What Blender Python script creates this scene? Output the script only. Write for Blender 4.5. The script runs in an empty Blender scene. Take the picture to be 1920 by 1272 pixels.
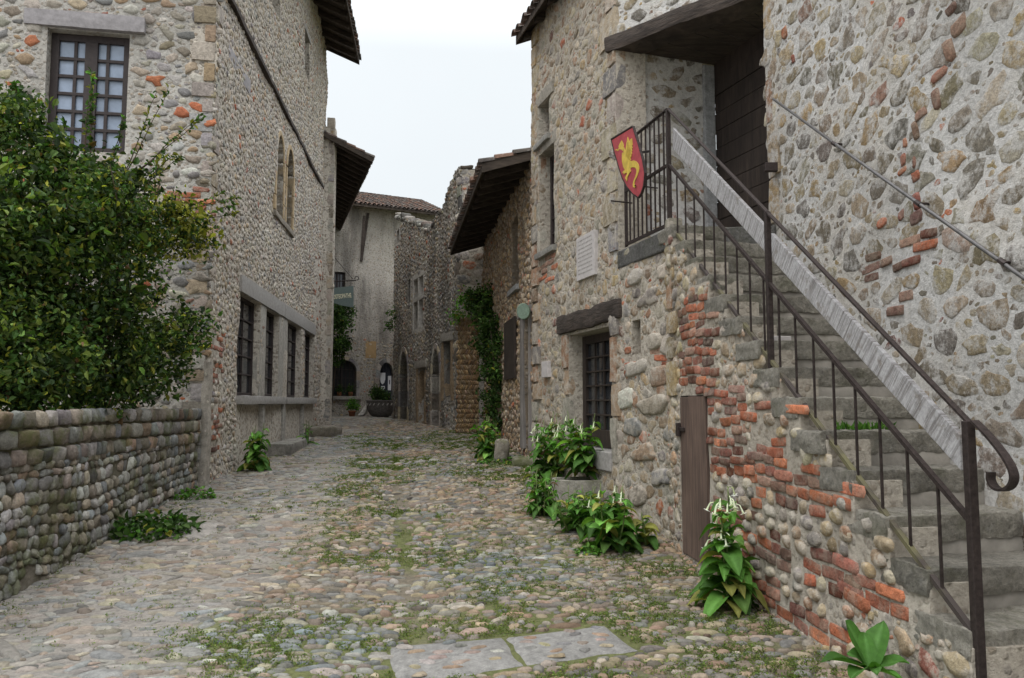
import bpy, math, random
import numpy as np
from mathutils import Vector

C = bpy.context.scene
rng = np.random.default_rng(7)
random.seed(7)

# ------------------------------------------------------------------ camera
F = 1464.0; CX, CY = 960.0, 636.0; CAMZ = 1.62
PITCH = math.atan(119.0 / F)
cam = bpy.data.cameras.new('camera'); camo = bpy.data.objects.new('camera', cam)
C.collection.objects.link(camo)
camo.location = (0, 0, CAMZ); camo.rotation_euler = (math.pi / 2 + PITCH, 0, 0)
cam.sensor_width = 36.0; cam.lens = 36.0 * F / 1920.0
cam.clip_start = 0.05; cam.clip_end = 2000
C.camera = camo

# ------------------------------------------------------------------ overcast sky, soft sun, exposure
SUN_EL, SUN_AZ = math.radians(58), math.radians(205)
w = bpy.data.worlds.new('World'); C.world = w; w.use_nodes = True
nt = w.node_tree; bg = nt.nodes['Background']
sky = nt.nodes.new('ShaderNodeTexSky'); sky.sky_type = 'NISHITA'; sky.sun_disc = False
sky.sun_elevation = SUN_EL; sky.sun_rotation = SUN_AZ
sky.air_density = 1.0; sky.dust_density = 6.0; sky.ozone_density = 1.0
tc = nt.nodes.new('ShaderNodeTexCoord'); sep = nt.nodes.new('ShaderNodeSeparateXYZ')
nt.links.new(tc.outputs['Generated'], sep.inputs[0])
ramp = nt.nodes.new('ShaderNodeValToRGB')           # cloud layer: brighter overhead, as an overcast sky is
ramp.color_ramp.elements[0].position = 0.0; ramp.color_ramp.elements[0].color = (0.182, 0.192, 0.198, 1)
ramp.color_ramp.elements[1].position = 1.0; ramp.color_ramp.elements[1].color = (0.86, 0.88, 0.90, 1)
e_ = ramp.color_ramp.elements.new(0.42); e_.color = (0.198, 0.209, 0.215, 1)
nt.links.new(sep.outputs['Z'], ramp.inputs[0])
sc_ = nt.nodes.new('ShaderNodeMix'); sc_.data_type = 'RGBA'; sc_.blend_type = 'MULTIPLY'; sc_.inputs[0].default_value = 1
sc_.inputs[7].default_value = (30, 30, 30, 1)
cn = nt.nodes.new('ShaderNodeTexNoise'); cn.inputs['Scale'].default_value = 2.2; cn.inputs['Detail'].default_value = 5
cr_ = nt.nodes.new('ShaderNodeMapRange'); cr_.inputs[3].default_value = .97; cr_.inputs[4].default_value = 1.11
nt.links.new(tc.outputs['Generated'], cn.inputs['Vector']); nt.links.new(cn.outputs[0], cr_.inputs[0])
cm_ = nt.nodes.new('ShaderNodeVectorMath'); cm_.operation = 'SCALE'; nt.links.new(ramp.outputs[0], cm_.inputs[0]); nt.links.new(cr_.outputs[0], cm_.inputs['Scale'])
nt.links.new(cm_.outputs[0], sc_.inputs[6])
mx = nt.nodes.new('ShaderNodeMix'); mx.data_type = 'RGBA'; mx.inputs[0].default_value = 0.93
nt.links.new(sky.outputs[0], mx.inputs[6]); nt.links.new(sc_.outputs[2], mx.inputs[7])
nt.links.new(mx.outputs[2], bg.inputs[0]); bg.inputs[1].default_value = 0.10
sun = bpy.data.lights.new('sun', 'SUN'); suno = bpy.data.objects.new('sun', sun); C.collection.objects.link(suno)
sun.energy = 0.7; sun.angle = math.radians(35); sun.color = (1, 0.97, 0.93)
sd = Vector((math.sin(SUN_AZ) * math.cos(SUN_EL), math.cos(SUN_AZ) * math.cos(SUN_EL), math.sin(SUN_EL)))
suno.rotation_euler = sd.to_track_quat('Z', 'Y').to_euler(); suno.location = (0, 0, 30)
C.view_settings.view_transform = 'Standard'; C.view_settings.look = 'None'
C.view_settings.exposure = 0.62; C.view_settings.gamma = 1.0
C.render.engine = 'CYCLES'

# ------------------------------------------------------------------ helpers: noise, projection
def _h(i, j, k, s):
    n = np.sin(i * 127.1 + j * 311.7 + k * 74.7 + s * 53.3) * 43758.5453
    return n - np.floor(n)
def vn3(x, y, z, s=0):
    x, y, z = np.broadcast_arrays(np.asarray(x, float), np.asarray(y, float), np.asarray(z, float))
    i, j, k = np.floor(x), np.floor(y), np.floor(z); u, v, t = x - i, y - j, z - k
    u = u*u*(3-2*u); v = v*v*(3-2*v); t = t*t*(3-2*t)
    def L(a, b, q): return a + (b - a) * q
    return L(L(L(_h(i,j,k,s), _h(i+1,j,k,s), u), L(_h(i,j+1,k,s), _h(i+1,j+1,k,s), u), v),
             L(L(_h(i,j,k+1,s), _h(i+1,j,k+1,s), u), L(_h(i,j+1,k+1,s), _h(i+1,j+1,k+1,s), u), v), t)
def vn(x, y, s=0): return vn3(x, y, np.zeros_like(np.asarray(x, float)), s)
def fbm(x, y, s=0, o=4):
    r = 0; a = .5
    for q in range(o): r = r + a * vn(np.asarray(x) * 2**q, np.asarray(y) * 2**q, s + q * 7); a *= .5
    return r / (1 - .5**o)
CA, SA = math.cos(PITCH), math.sin(PITCH)
def ray(px, py):
    cx = (px - CX) / F; cy = -(py - CY) / F
    return np.array([cx, CA - SA * cy, SA + CA * cy])
def at(px, py, y):
    """point of the place seen at pixel (px,py) of the photo at a distance y ahead"""
    r = ray(px, py); return np.array([0, 0, CAMZ]) + r * (y / r[1])

LY = np.array([-40, 3, 6.25, 8, 11, 12.7, 16, 22, 26, 32, 400.]); LZ = np.array([-1.7,-1.66,-1.6,-1.45,-1.17,-1.12,-1.0,-.70,-.55,-.58,-.6])
RY = np.array([-40, 3, 5, 7.5, 9.5, 12.5, 16, 21, 26, 32, 400.]); RZ = np.array([-1.64,-1.6,-1.56,-1.50,-1.22,-.90,-.77,-.62,-.52,-.58,-.6])
_yy = np.linspace(-40, 400, 8801)
def _sm(Y, Z):
    z = np.interp(_yy, Y, Z); k = np.hanning(41); k /= k.sum()
    return np.convolve(np.pad(z, 20, mode='edge'), k, 'valid')
_LS, _RS = _sm(LY, LZ), _sm(RY, RZ)
def xgut(y): return np.interp(y, [2, 6, 12, 20, 28], [-.15, -.75, -1.75, -3.0, -4.6])   # line of the old gutter
def G(x, y):
    x = np.asarray(x, float); y = np.asarray(y, float)
    t = np.clip((x + 4.5) / 5.5, 0, 1)
    z = CAMZ + np.interp(y, _yy, _LS) * (1 - t) + np.interp(y, _yy, _RS) * t
    d = np.abs(x - xgut(y))
    return z - .035 * np.exp(-(d / .5)**2) + .018 * (vn(x * 1.3, y * 1.3, 3) - .5)
def ghit(px, py):
    r = ray(px, py); lo, hi = 1.0, 60.0
    for q in range(60):
        m = (lo + hi) / 2; p = np.array([0, 0, CAMZ]) + r * m
        if p[2] > G(p[0], p[1]): lo = m
        else: hi = m
    return p

# ------------------------------------------------------------------ helpers: meshes and objects
class MB:
    def __init__(s): s.V = []; s.F = []; s.c = []; s.n = 0
    def add(s, V, Fs, col=(.3, .3, .3), mi=0):
        V = np.asarray(V, float).reshape(-1, 3)
        col = np.asarray(col, float)
        if col.ndim == 1: col = np.tile(col, (len(V), 1))
        for f in (Fs if isinstance(Fs, list) else [Fs]):
            f = np.asarray(f, int)
            if len(f): s.F.append((f + s.n, mi))
        s.V.append(V); s.c.append(col); s.n += len(V)
        return s
    def box(s, o, ex, ey, ez, col=(.3,.3,.3), mi=0):
        o, ex, ey, ez = map(lambda a: np.asarray(a, float), (o, ex, ey, ez))
        V = [o, o+ex, o+ex+ey, o+ey, o+ez, o+ex+ez, o+ex+ey+ez, o+ey+ez]
        f = [[0,3,2,1],[4,5,6,7],[0,1,5,4],[1,2,6,5],[2,3,7,6],[3,0,4,7]]
        if np.dot(np.cross(ex, ey), ez) < 0: f = [q[::-1] for q in f]
        return s.add(V, np.array(f), col, mi)
    def wbox(s, W, s0, s1, z0, z1, h0, h1, col=(.3,.3,.3), mi=0):
        o = W.P(s0, z0, h0)[0]
        return s.box(o, W.e3 * (s1 - s0), W.n3 * (h1 - h0), (0, 0, z1 - z0), col, mi)
    def bar(s, a, b, wd, th, side=(0, 0, 1), col=(.3,.3,.3), mi=0):
        a, b = np.asarray(a, float), np.asarray(b, float); d = (b - a) / np.linalg.norm(b - a)
        u = np.asarray(side, float); u = u - d * np.dot(u, d); u /= np.linalg.norm(u); v = np.cross(d, u)
        return s.box(a - u*wd/2 - v*th/2, u*wd, v*th, b - a, col, mi)
    def tube(s, pts, rad, K=8, col=(.3,.3,.3), mi=0, cap=True):
        pts = np.asarray(pts, float); n = len(pts); rad = np.broadcast_to(np.asarray(rad, float), (n,))
        t = np.gradient(pts, axis=0); t /= np.linalg.norm(t, axis=1)[:, None] + 1e-9
        u = np.cross(t[0], [0.31, 0.12, 0.94]); u /= np.linalg.norm(u) + 1e-9
        V = []
        for i in range(n):
            u = u - t[i] * np.dot(u, t[i]); u /= np.linalg.norm(u) + 1e-9; v = np.cross(t[i], u)
            a = np.arange(K) * 2 * np.pi / K
            V.append(pts[i] + rad[i] * (np.cos(a)[:, None] * u + np.sin(a)[:, None] * v))
        V = np.concatenate(V); k = np.arange(K); k2 = (k + 1) % K
        f = np.concatenate([np.stack([i*K+k, i*K+k2, (i+1)*K+k2, (i+1)*K+k], 1) for i in range(n-1)])
        fs = [f]
        if cap: fs += [np.array([list(range(K))[::-1]]), np.array([[(n-1)*K+q for q in range(K)]])]
        return s.add(V, fs, col, mi)
    def prism(s, poly, d, col=(.3,.3,.3), mi=0):
        """flat polygon (Nx3) given thickness along d"""
        p = np.asarray(poly, float); n = len(p); k = np.arange(n); k2 = (k+1) % n
        V = np.concatenate([p, p + np.asarray(d, float)])
        nn = np.zeros(3)
        for i in range(n): nn += np.cross(p[i], p[(i+1) % n])
        sd_ = np.stack([k, k2, k2+n, k+n], 1); a = np.array([k]); b = np.array([k+n])
        if np.dot(nn, d) > 0: a = a[:, ::-1]
        else: b = b[:, ::-1]; sd_ = sd_[:, ::-1]
        return s.add(V, [a, b, sd_], col, mi)
    def build(s, name, mats, parent=None, smooth=False, bevel=0, label=None):
        me = bpy.data.meshes.new(name)
        V = np.concatenate(s.V); cl = np.concatenate(s.c)
        off = np.array(root_loc(parent)); V = V - off
        me.vertices.add(len(V)); me.vertices.foreach_set('co', V.ravel().astype(np.float32))
        nl = sum(f.size for f, _ in s.F); nf = sum(len(f) for f, _ in s.F)
        me.loops.add(nl); me.polygons.add(nf)
        me.loops.foreach_set('vertex_index', np.concatenate([f.ravel() for f, _ in s.F]).astype(np.int32))
        tot = np.concatenate([np.full(len(f), f.shape[1]) for f, _ in s.F]).astype(np.int32)
        me.polygons.foreach_set('loop_start', np.concatenate([[0], np.cumsum(tot)[:-1]]).astype(np.int32))
        me.polygons.foreach_set('material_index', np.concatenate([np.full(len(f), m) for f, m in s.F]).astype(np.int32))
        me.polygons.foreach_set('use_smooth', np.full(nf, bool(smooth)))
        a = me.attributes.new('col', 'FLOAT_COLOR', 'POINT')
        a.data.foreach_set('color', np.concatenate([cl, np.ones((len(cl), 1))], 1).ravel().astype(np.float32))
        me.update(calc_edges=True)
        mats = list(mats) if isinstance(mats, (list, tuple)) else [mats]
        if len(mats) == 2 and any(m_ == 2 for _, m_ in s.F): mats.append(M['brick'])
        for m in (mats if isinstance(mats, (list, tuple)) else [mats]): me.materials.append(m)
        o = bpy.data.objects.new(name, me); C.collection.objects.link(o)
        if parent: o.parent = parent
        if bevel:
            b = o.modifiers.new('bevel', 'BEVEL'); b.width = bevel; b.segments = 2; b.limit_method = 'ANGLE'
        if label: o['label'] = label
        return o
def root_loc(o):
    v = Vector((0, 0, 0))
    while o: v = v + o.location; o = o.parent
    return v
def thing(name, label, cat, loc=(0, 0, 0), group=None):
    o = bpy.data.objects.new(name, None); C.collection.objects.link(o); o.location = tuple(float(q) for q in loc)
    o.empty_display_size = .2; return tag(o, label, cat, group, 'thing')
def tag(o, label=None, cat=None, group=None, kind=None):
    if label: o['label'] = label
    if cat: o['category'] = cat
    if group: o['group'] = group
    if kind: o['kind'] = kind
    return o

def rough_box(mb, o, ex, ey, ez, div=(6, 3, 3), amp=.015, fr=6, seed=0, rnd=.03, col=(.3,.3,.3), mi=0):
    """box with worn, uneven faces: edges rounded, surface pushed about by noise"""
    o, ex, ey, ez = map(lambda a: np.asarray(a, float), (o, ex, ey, ez))
    if np.dot(np.cross(ex, ey), ez) < 0: o = o + ex; ex = -ex
    L = np.array([np.linalg.norm(q) for q in (ex, ey, ez)]); U = np.stack([ex / L[0], ey / L[1], ez / L[2]])
    def face(a, b, c, hi):
        na, nb = div[a], div[b]
        g = np.linspace(0, 1, na + 1), np.linspace(0, 1, nb + 1)
        A, B = np.meshgrid(*g, indexing='ij'); q = np.zeros(A.shape + (3,)); q[..., a] = A; q[..., b] = B; q[..., c] = hi
        q = q.reshape(-1, 3) * L
        inner = np.clip(q, np.minimum(rnd, L / 2), np.maximum(L - rnd, L / 2)); dd = q - inner
        ln = np.linalg.norm(dd, axis=1)[:, None]
        q = inner + dd / np.maximum(ln, 1e-9) * np.minimum(ln, rnd)
        w_ = o + q @ U
        nz = np.stack([vn3(w_[:,0]*fr, w_[:,1]*fr, w_[:,2]*fr, seed + k_*11) - .5 + .5*(vn3(w_[:,0]*fr*3, w_[:,1]*fr*3, w_[:,2]*fr*3, seed + k_*5) - .5) for k_ in range(3)], 1)
        w_ = w_ + nz * 2 * amp
        i = np.arange(na)[:, None] * (nb + 1) + np.arange(nb)[None]; i = i.ravel()
        f = np.stack([i, i + nb + 1, i + nb + 2, i + 1], 1)
        if (hi == 0) == (c != 1): f = f[:, ::-1]
        mb.add(w_, f, col, mi)
    face(0, 1, 2, 0); face(0, 1, 2, 1); face(0, 2, 1, 0); face(0, 2, 1, 1); face(1, 2, 0, 0); face(1, 2, 0, 1)

class Wall:
    """an upright plane: s runs along it, z is height, h stands out of it towards the street"""
    def __init__(w, p0, p1, seed=0, amp=.03, flip=False):
        w.p0 = np.array(p0, float); w.p1 = np.array(p1, float); d = w.p1 - w.p0; w.L = np.linalg.norm(d); w.e = d / w.L
        n = np.array([w.e[1], -w.e[0]])
        if np.dot(n, -(w.p0 + w.p1) / 2) < 0: n = -n
        if flip: n = -n
        w.n = n; w.e3 = np.append(w.e, 0); w.n3 = np.append(n, 0); w.seed = seed; w.amp = amp
    def disp(w, s, z):
        return w.amp * (2 * vn(np.asarray(s) * .9, np.asarray(z) * .9, w.seed) - 1) + .4 * w.amp * (2 * vn(np.asarray(s) * 3, np.asarray(z) * 3, w.seed + 4) - 1)
    def P(w, s, z, h=0):
        s, z, h = np.broadcast_arrays(np.atleast_1d(np.asarray(s, float)), np.asarray(z, float), np.asarray(h, float))
        xy = w.p0 + s[..., None] * w.e + h[..., None] * w.n
        return np.concatenate([xy, z[..., None]], -1)
    def hit(w, px, py, h=0):
        r = ray(px, py); o = w.p0 + h * w.n
        t = np.dot(o, w.n) / np.dot(r[:2], w.n); p = np.array([0, 0, CAMZ]) + r * t
        return float(np.dot(p[:2] - w.p0, w.e)), float(p[2])
    def pt(w, px, py, h=0): s, z = w.hit(px, py, h); return w.P(s, z, h)[0]
    def rect(w, pa, pb, yt, yb, pz=None, h=0):
        pz = (pa + pb) / 2 if pz is None else pz
        sa, sb = w.hit(pa, (yt + yb) / 2, h)[0], w.hit(pb, (yt + yb) / 2, h)[0]
        return min(sa, sb), max(sa, sb), w.hit(pz, yb, h)[1], w.hit(pz, yt, h)[1]

def cuts(a, b, step, must):
    r = np.linspace(a, b, max(2, int(round((b - a) / step)) + 1))
    must = [m for m in must if a < m < b]
    keep = [q for q in r if q in (a, b) or all(abs(q - m) > step * .45 for m in must)]
    return np.unique(np.round(np.array(sorted(keep + must)), 5))
def in_rects(S, Z, holes, mg=0):
    m = np.zeros(np.broadcast(S, Z).shape, bool)
    for a, b, c, d in holes: m |= (S > a - mg) & (S < b + mg) & (Z > c - mg) & (Z < d + mg)
    return m
def wall_mesh(mb, W, z0, z1, holes=(), step=.12, depth=.35, mask=None, s0=0, s1=None, mi=0, col=(.3,.3,.3), colfn=None):
    s1 = W.L if s1 is None else s1
    sc = cuts(s0, s1, step, [q for h in holes for q in h[:2]]); zc = cuts(z0, z1, step, [q for h in holes for q in h[2:]])
    S, Z = np.meshgrid(sc, zc, indexing='ij'); H = W.disp(S, Z)
    cs, cz = np.meshgrid((sc[1:] + sc[:-1]) / 2, (zc[1:] + zc[:-1]) / 2, indexing='ij')
    ok = ~in_rects(cs, cz, holes)
    if mask is not None: ok &= mask(cs, cz)
    V = W.P(S, Z, H).reshape(-1, 3); nz = len(zc); idx = np.arange(V.shape[0]).reshape(S.shape)
    i, j = np.where(ok); f = np.stack([idx[i, j], idx[i+1, j], idx[i+1, j+1], idx[i, j+1]], 1)
    vcol = col if colfn is None else colfn(S.ravel(), Z.ravel())
    if np.cross(W.e, W.n) > 0: f = f[:, ::-1]
    mb.add(V, f, vcol, mi)
    pad = np.pad(ok, 1); rev = []
    B = W.P(S, Z, -depth).reshape(-1, 3)
    def strip(ia, ib):
        if not len(ia): return
        n = len(ia); Q = np.concatenate([V[ia], V[ib], B[ib], B[ia]]); k = np.arange(n)
        mb.add(Q, np.stack([k, k+n, k+2*n, k+3*n], 1), col if colfn is None else np.concatenate([vcol[ia], vcol[ib], vcol[ib], vcol[ia]]), mi)
    a = pad[1:, 1:-1] != pad[:-1, 1:-1]; i, j = np.where(a); strip(idx[i, j], idx[i, j+1])
    a = pad[1:-1, 1:] != pad[1:-1, :-1]; i, j = np.where(a); strip(idx[i, j], idx[i+1, j])
    return ok, sc, zc

def stones(mb, mapf, S, Z, A, B, R, H, col, K=9, jag=.14, sq=2.4, prof=((1.0, -.25), (.86, .62), (.5, .95)), seed=1, tip=1.0, mi=1):
    """a batch of stones as rounded irregular lumps set into a surface: mapf(s, z, h) -> points"""
    n = len(S)
    if n == 0: return
    g = np.random.default_rng(seed)
    brick = sq >= 4
    th = np.linspace(0, 2*np.pi, K, endpoint=False)[None] + (0 if brick else g.uniform(0, .5, (n, 1)) + g.normal(0, .07, (n, K)))
    rr = (np.abs(np.cos(th))**sq + np.abs(np.sin(th))**sq)**(-1/sq)
    nz = sum(g.normal(0, w_, (n, 1)) * np.cos(m_*th + g.uniform(0, 6.28, (n, 1))) for m_, w_ in ((2, .55), (3, .6), (4, .35), (5, .22))) + g.normal(0, .2, (n, K))
    rr = rr * np.clip(1 + jag * nz, .55, 1.45)
    x = np.cos(th) * rr * A[:, None]; y = np.sin(th) * rr * B[:, None]
    cr, sr = np.cos(R)[:, None], np.sin(R)[:, None]; x, y = x*cr - y*sr, x*sr + y*cr
    tx, tz = g.normal(0, .18, (n, 1)), g.normal(0, .18, (n, 1))
    V = []
    for f, hh in prof:
        tilt = (tx * x / A[:, None] + tz * y / B[:, None]) if hh > 0 else 0
        h = H[:, None] * (hh * (1 + g.normal(0, .12, (n, K)) * (hh > 0)) + tilt * f)
        V.append(mapf(S[:, None] + x * f, Z[:, None] + y * f, h))
    V.append(mapf(S[:, None], Z[:, None], H[:, None] * tip))
    V = np.concatenate(V, 1); nv = V.shape[1]; nr = len(prof); k = np.arange(K); k2 = (k + 1) % K
    q = np.concatenate([np.stack([r*K+k, r*K+k2, (r+1)*K+k2, (r+1)*K+k], 1) for r in range(nr-1)])
    t = np.stack([(nr-1)*K+k, (nr-1)*K+k2, np.full(K, nr*K)], 1)
    base = (np.arange(n) * nv)[:, None, None]
    cv = np.repeat(col, nv, 0)
    mb.add(V.reshape(-1, 3), [(base + q[None]).reshape(-1, 4), (base + t[None]).reshape(-1, 3)], cv, mi)

def dart(s0, s1, z0, z1, rmax, rmin, asp, n, allow, seed, gap=.95, pw=2.0):
    """sizes from large to small, each thrown where it still fits"""
    g = np.random.default_rng(seed)
    rs = np.sort(rmin + (rmax - rmin) * g.random(n)**pw)[::-1]
    cell = rmax * 2; grid = {}; out = []
    X = g.uniform(s0, s1, (n, 6)); Y = g.uniform(z0, z1, (n, 6))
    ok0 = allow(X.ravel(), Y.ravel(), np.repeat(rs, 6)).reshape(n, 6)
    for i in range(n):
        r = rs[i]
        for j in range(6):
            if not ok0[i, j]: continue
            x, y = X[i, j] / asp, Y[i, j]; gx, gy = int(x // cell), int(y // cell); good = True
            for a in (-1, 0, 1):
                for b in (-1, 0, 1):
                    for (u, v, q) in grid.get((gx+a, gy+b), ()):
                        if (u-x)**2 + (v-y)**2 < (gap*(q+r))**2: good = False; break
                    if not good: break
                if not good: break
            if good:
                grid.setdefault((gx, gy), []).append((x, y, r)); out.append((X[i, j], y, r)); break
    return np.array(out).reshape(-1, 3)
def courses(s0, s1, z0, z1, h, w_, seed, skip=.05, hv=.25, wv=.4, wave=.05):
    g = np.random.default_rng(seed); out = []; z = z0
    while z < z1:
        hh = h * g.uniform(1 - hv, 1 + hv); s = s0 + g.uniform(-w_, 0)
        while s < s1:
            ww = w_ * g.uniform(1 - wv, 1 + wv)
            if g.random() > skip: out.append((s + ww/2, z + hh/2 + wave * (2*vn(np.array(s*.7), np.array(z*.5), seed) - 1), ww/2, hh/2))
            s += ww
        z += hh
    return np.array(out).reshape(-1, 4)

PAL = {
 'pale':  [(.40,.36,.30),(.34,.31,.27),(.30,.27,.23),(.27,.26,.25),(.36,.30,.21),(.24,.20,.16),(.42,.39,.35),(.33,.24,.16),(.20,.19,.185)],
 'lite':  [(.48,.43,.36),(.41,.37,.32),(.36,.32,.27),(.32,.30,.285),(.43,.36,.26),(.28,.235,.19),(.50,.46,.41),(.38,.28,.19),(.24,.23,.22)],
 'tan':   [(.37,.30,.20),(.32,.25,.165),(.40,.34,.25),(.28,.21,.14),(.30,.27,.22),(.24,.18,.12),(.36,.27,.15),(.22,.20,.18),(.31,.19,.12)],
 'rub':   [(.29,.235,.165),(.23,.185,.13),(.33,.265,.175),(.195,.165,.125),(.27,.235,.185),(.32,.235,.13),(.175,.155,.13),(.37,.32,.24)],
 'grey':  [(.20,.20,.19),(.26,.26,.25),(.16,.16,.155),(.31,.30,.28),(.23,.21,.18),(.28,.24,.19),(.19,.18,.16)],
 'low':   [(.19,.185,.17),(.24,.235,.22),(.16,.155,.15),(.28,.265,.24),(.23,.20,.16),(.21,.185,.15),(.32,.31,.29),(.19,.20,.20),(.24,.18,.13)],
 'road':  [(.30,.27,.24),(.25,.245,.24),(.34,.28,.20),(.33,.22,.16),(.22,.225,.235),(.38,.35,.31),(.29,.21,.15),(.20,.19,.18),(.36,.30,.19),(.31,.245,.21)],
 'brown': [(.28,.18,.09),(.34,.23,.12),(.24,.15,.08),(.38,.28,.17),(.20,.13,.08),(.30,.22,.15)],
 'brick': [(.40,.135,.068),(.43,.155,.08),(.34,.115,.064),(.35,.155,.105),(.25,.10,.072),(.20,.115,.09),(.28,.17,.125)],
 'dark':  [(.15,.14,.125),(.20,.185,.165),(.11,.105,.095),(.25,.235,.21),(.18,.15,.12),(.30,.28,.25)],
}
def pick(p, n, seed, var=.12):
    g = np.random.default_rng(seed); a = np.array(PAL[p])[g.integers(0, len(PAL[p]), n)]
    return np.clip(a * g.normal(1, var, (n, 1)) * g.normal(1, .025, (n, 3)), .01, .9)

# ------------------------------------------------------------------ materials
def newmat(name):
    m = bpy.data.materials.new(name); m.use_nodes = True; t = m.node_tree
    return m, t, t.nodes['Principled BSDF']
def N(t, kind, **kw):
    n = t.nodes.new(kind)
    for k, v in kw.items():
        if k.startswith('i_'): n.inputs[int(k[2:]) if k[2:].isdigit() else k[2:]].default_value = v
        else: setattr(n, k, v)
    return n
def mapn(t, scale=(1, 1, 1)):
    tc = N(t, 'ShaderNodeTexCoord'); m = N(t, 'ShaderNodeMapping'); m.inputs['Scale'].default_value = scale
    t.links.new(tc.outputs['Object'], m.inputs[0]); return m.outputs[0]
def noise(t, co, scale, detail=4, rough=.6, dist=0):
    n = N(t, 'ShaderNodeTexNoise'); n.inputs['Scale'].default_value = scale; n.inputs['Detail'].default_value = detail
    n.inputs['Roughness'].default_value = rough; n.inputs['Distortion'].default_value = dist; t.links.new(co, n.inputs['Vector']); return n.outputs[0]
def rmp(t, x, stops):
    r = N(t, 'ShaderNodeValToRGB'); cr = r.color_ramp
    while len(cr.elements) < len(stops): cr.elements.new(.5)
    for e, (p, c) in zip(cr.elements, stops):
        e.position = p; e.color = tuple(c) + (1,) if hasattr(c, '__len__') else (c, c, c, 1)
    t.links.new(x, r.inputs[0]); return r.outputs[0]
def mix(t, a, b, f, mode='MIX'):
    m = N(t, 'ShaderNodeMix', data_type='RGBA', blend_type=mode)
    for k, v in ((0, f), (6, a), (7, b)):
        sock = m.inputs[k]
        if hasattr(v, 'is_linked'): t.links.new(v, sock)
        elif isinstance(v, (int, float)): sock.default_value = v if k == 0 else (v, v, v, 1)
        else: sock.default_value = tuple(v) + (1,)
    return m.outputs[2]
def bump(t, bs, hs, dist=.01, strength=1):
    prev = None
    for h, d in hs:
        b = N(t, 'ShaderNodeBump'); b.inputs['Strength'].default_value = strength; b.inputs['Distance'].default_value = d
        t.links.new(h, b.inputs['Height'])
        if prev: t.links.new(prev, b.inputs['Normal'])
        prev = b.outputs[0]
    t.links.new(prev, bs.inputs['Normal'])
def vcol(t):
    a = N(t, 'ShaderNodeAttribute'); a.attribute_name = 'col'; return a.outputs['Color']

def mat_stone(name, pits=.5, lichen=0.0, moss=0.0, sc=1.0, smear=None, streak=0, smk=.8):
    m, t, b = newmat(name); co = mapn(t); c = vcol(t)
    n1 = noise(t, co, 14*sc, 6, .65); n2 = noise(t, co, 60*sc, 4, .7); n3 = noise(t, co, 2.2, 4, .6)
    c = mix(t, c, rmp(t, n1, [(.25, .5), (.5, .95), (.75, 1.35)]), .9, 'MULTIPLY')
    c = mix(t, c, rmp(t, n2, [(.3, .55), (.5, 1), (.75, 1.3)]), .55, 'MULTIPLY')
    if streak: c = mix(t, c, (.030,.028,.026), mix(t, (0, 0, 0), rmp(t, noise(t, mapn(t, (1, 1, .22)), 1.0, 7, .68), [(.47, 0), (.58, 1)]), streak))
    if smear: c = mix(t, c, smear, mix(t, (0, 0, 0), rmp(t, noise(t, co, 8.5, 7, .75), [(.46, 0), (.58, 1)]), smk))
    if lichen: c = mix(t, c, (.045, .043, .04), mix(t, (0, 0, 0), rmp(t, noise(t, co, 3.1, 5, .7), [(.48, 0), (.62, 1)]), lichen))
    if lichen: c = mix(t, c, (.46, .46, .43), mix(t, (0, 0, 0), rmp(t, noise(t, co, 9.0, 5, .75), [(.58, 0), (.66, 1)]), lichen * .8))
    if moss: c = mix(t, c, (.075, .085, .022), mix(t, (0, 0, 0), rmp(t, noise(t, co, 2.6, 5, .7), [(.50, 0), (.63, 1)]), moss))
    t.links.new(c, b.inputs['Base Color']); b.inputs['Roughness'].default_value = .88; b.inputs['Specular IOR Level'].default_value = .25
    bump(t, b, [(n1, .02*pits), (n2, .006*pits)])
    return m
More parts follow.
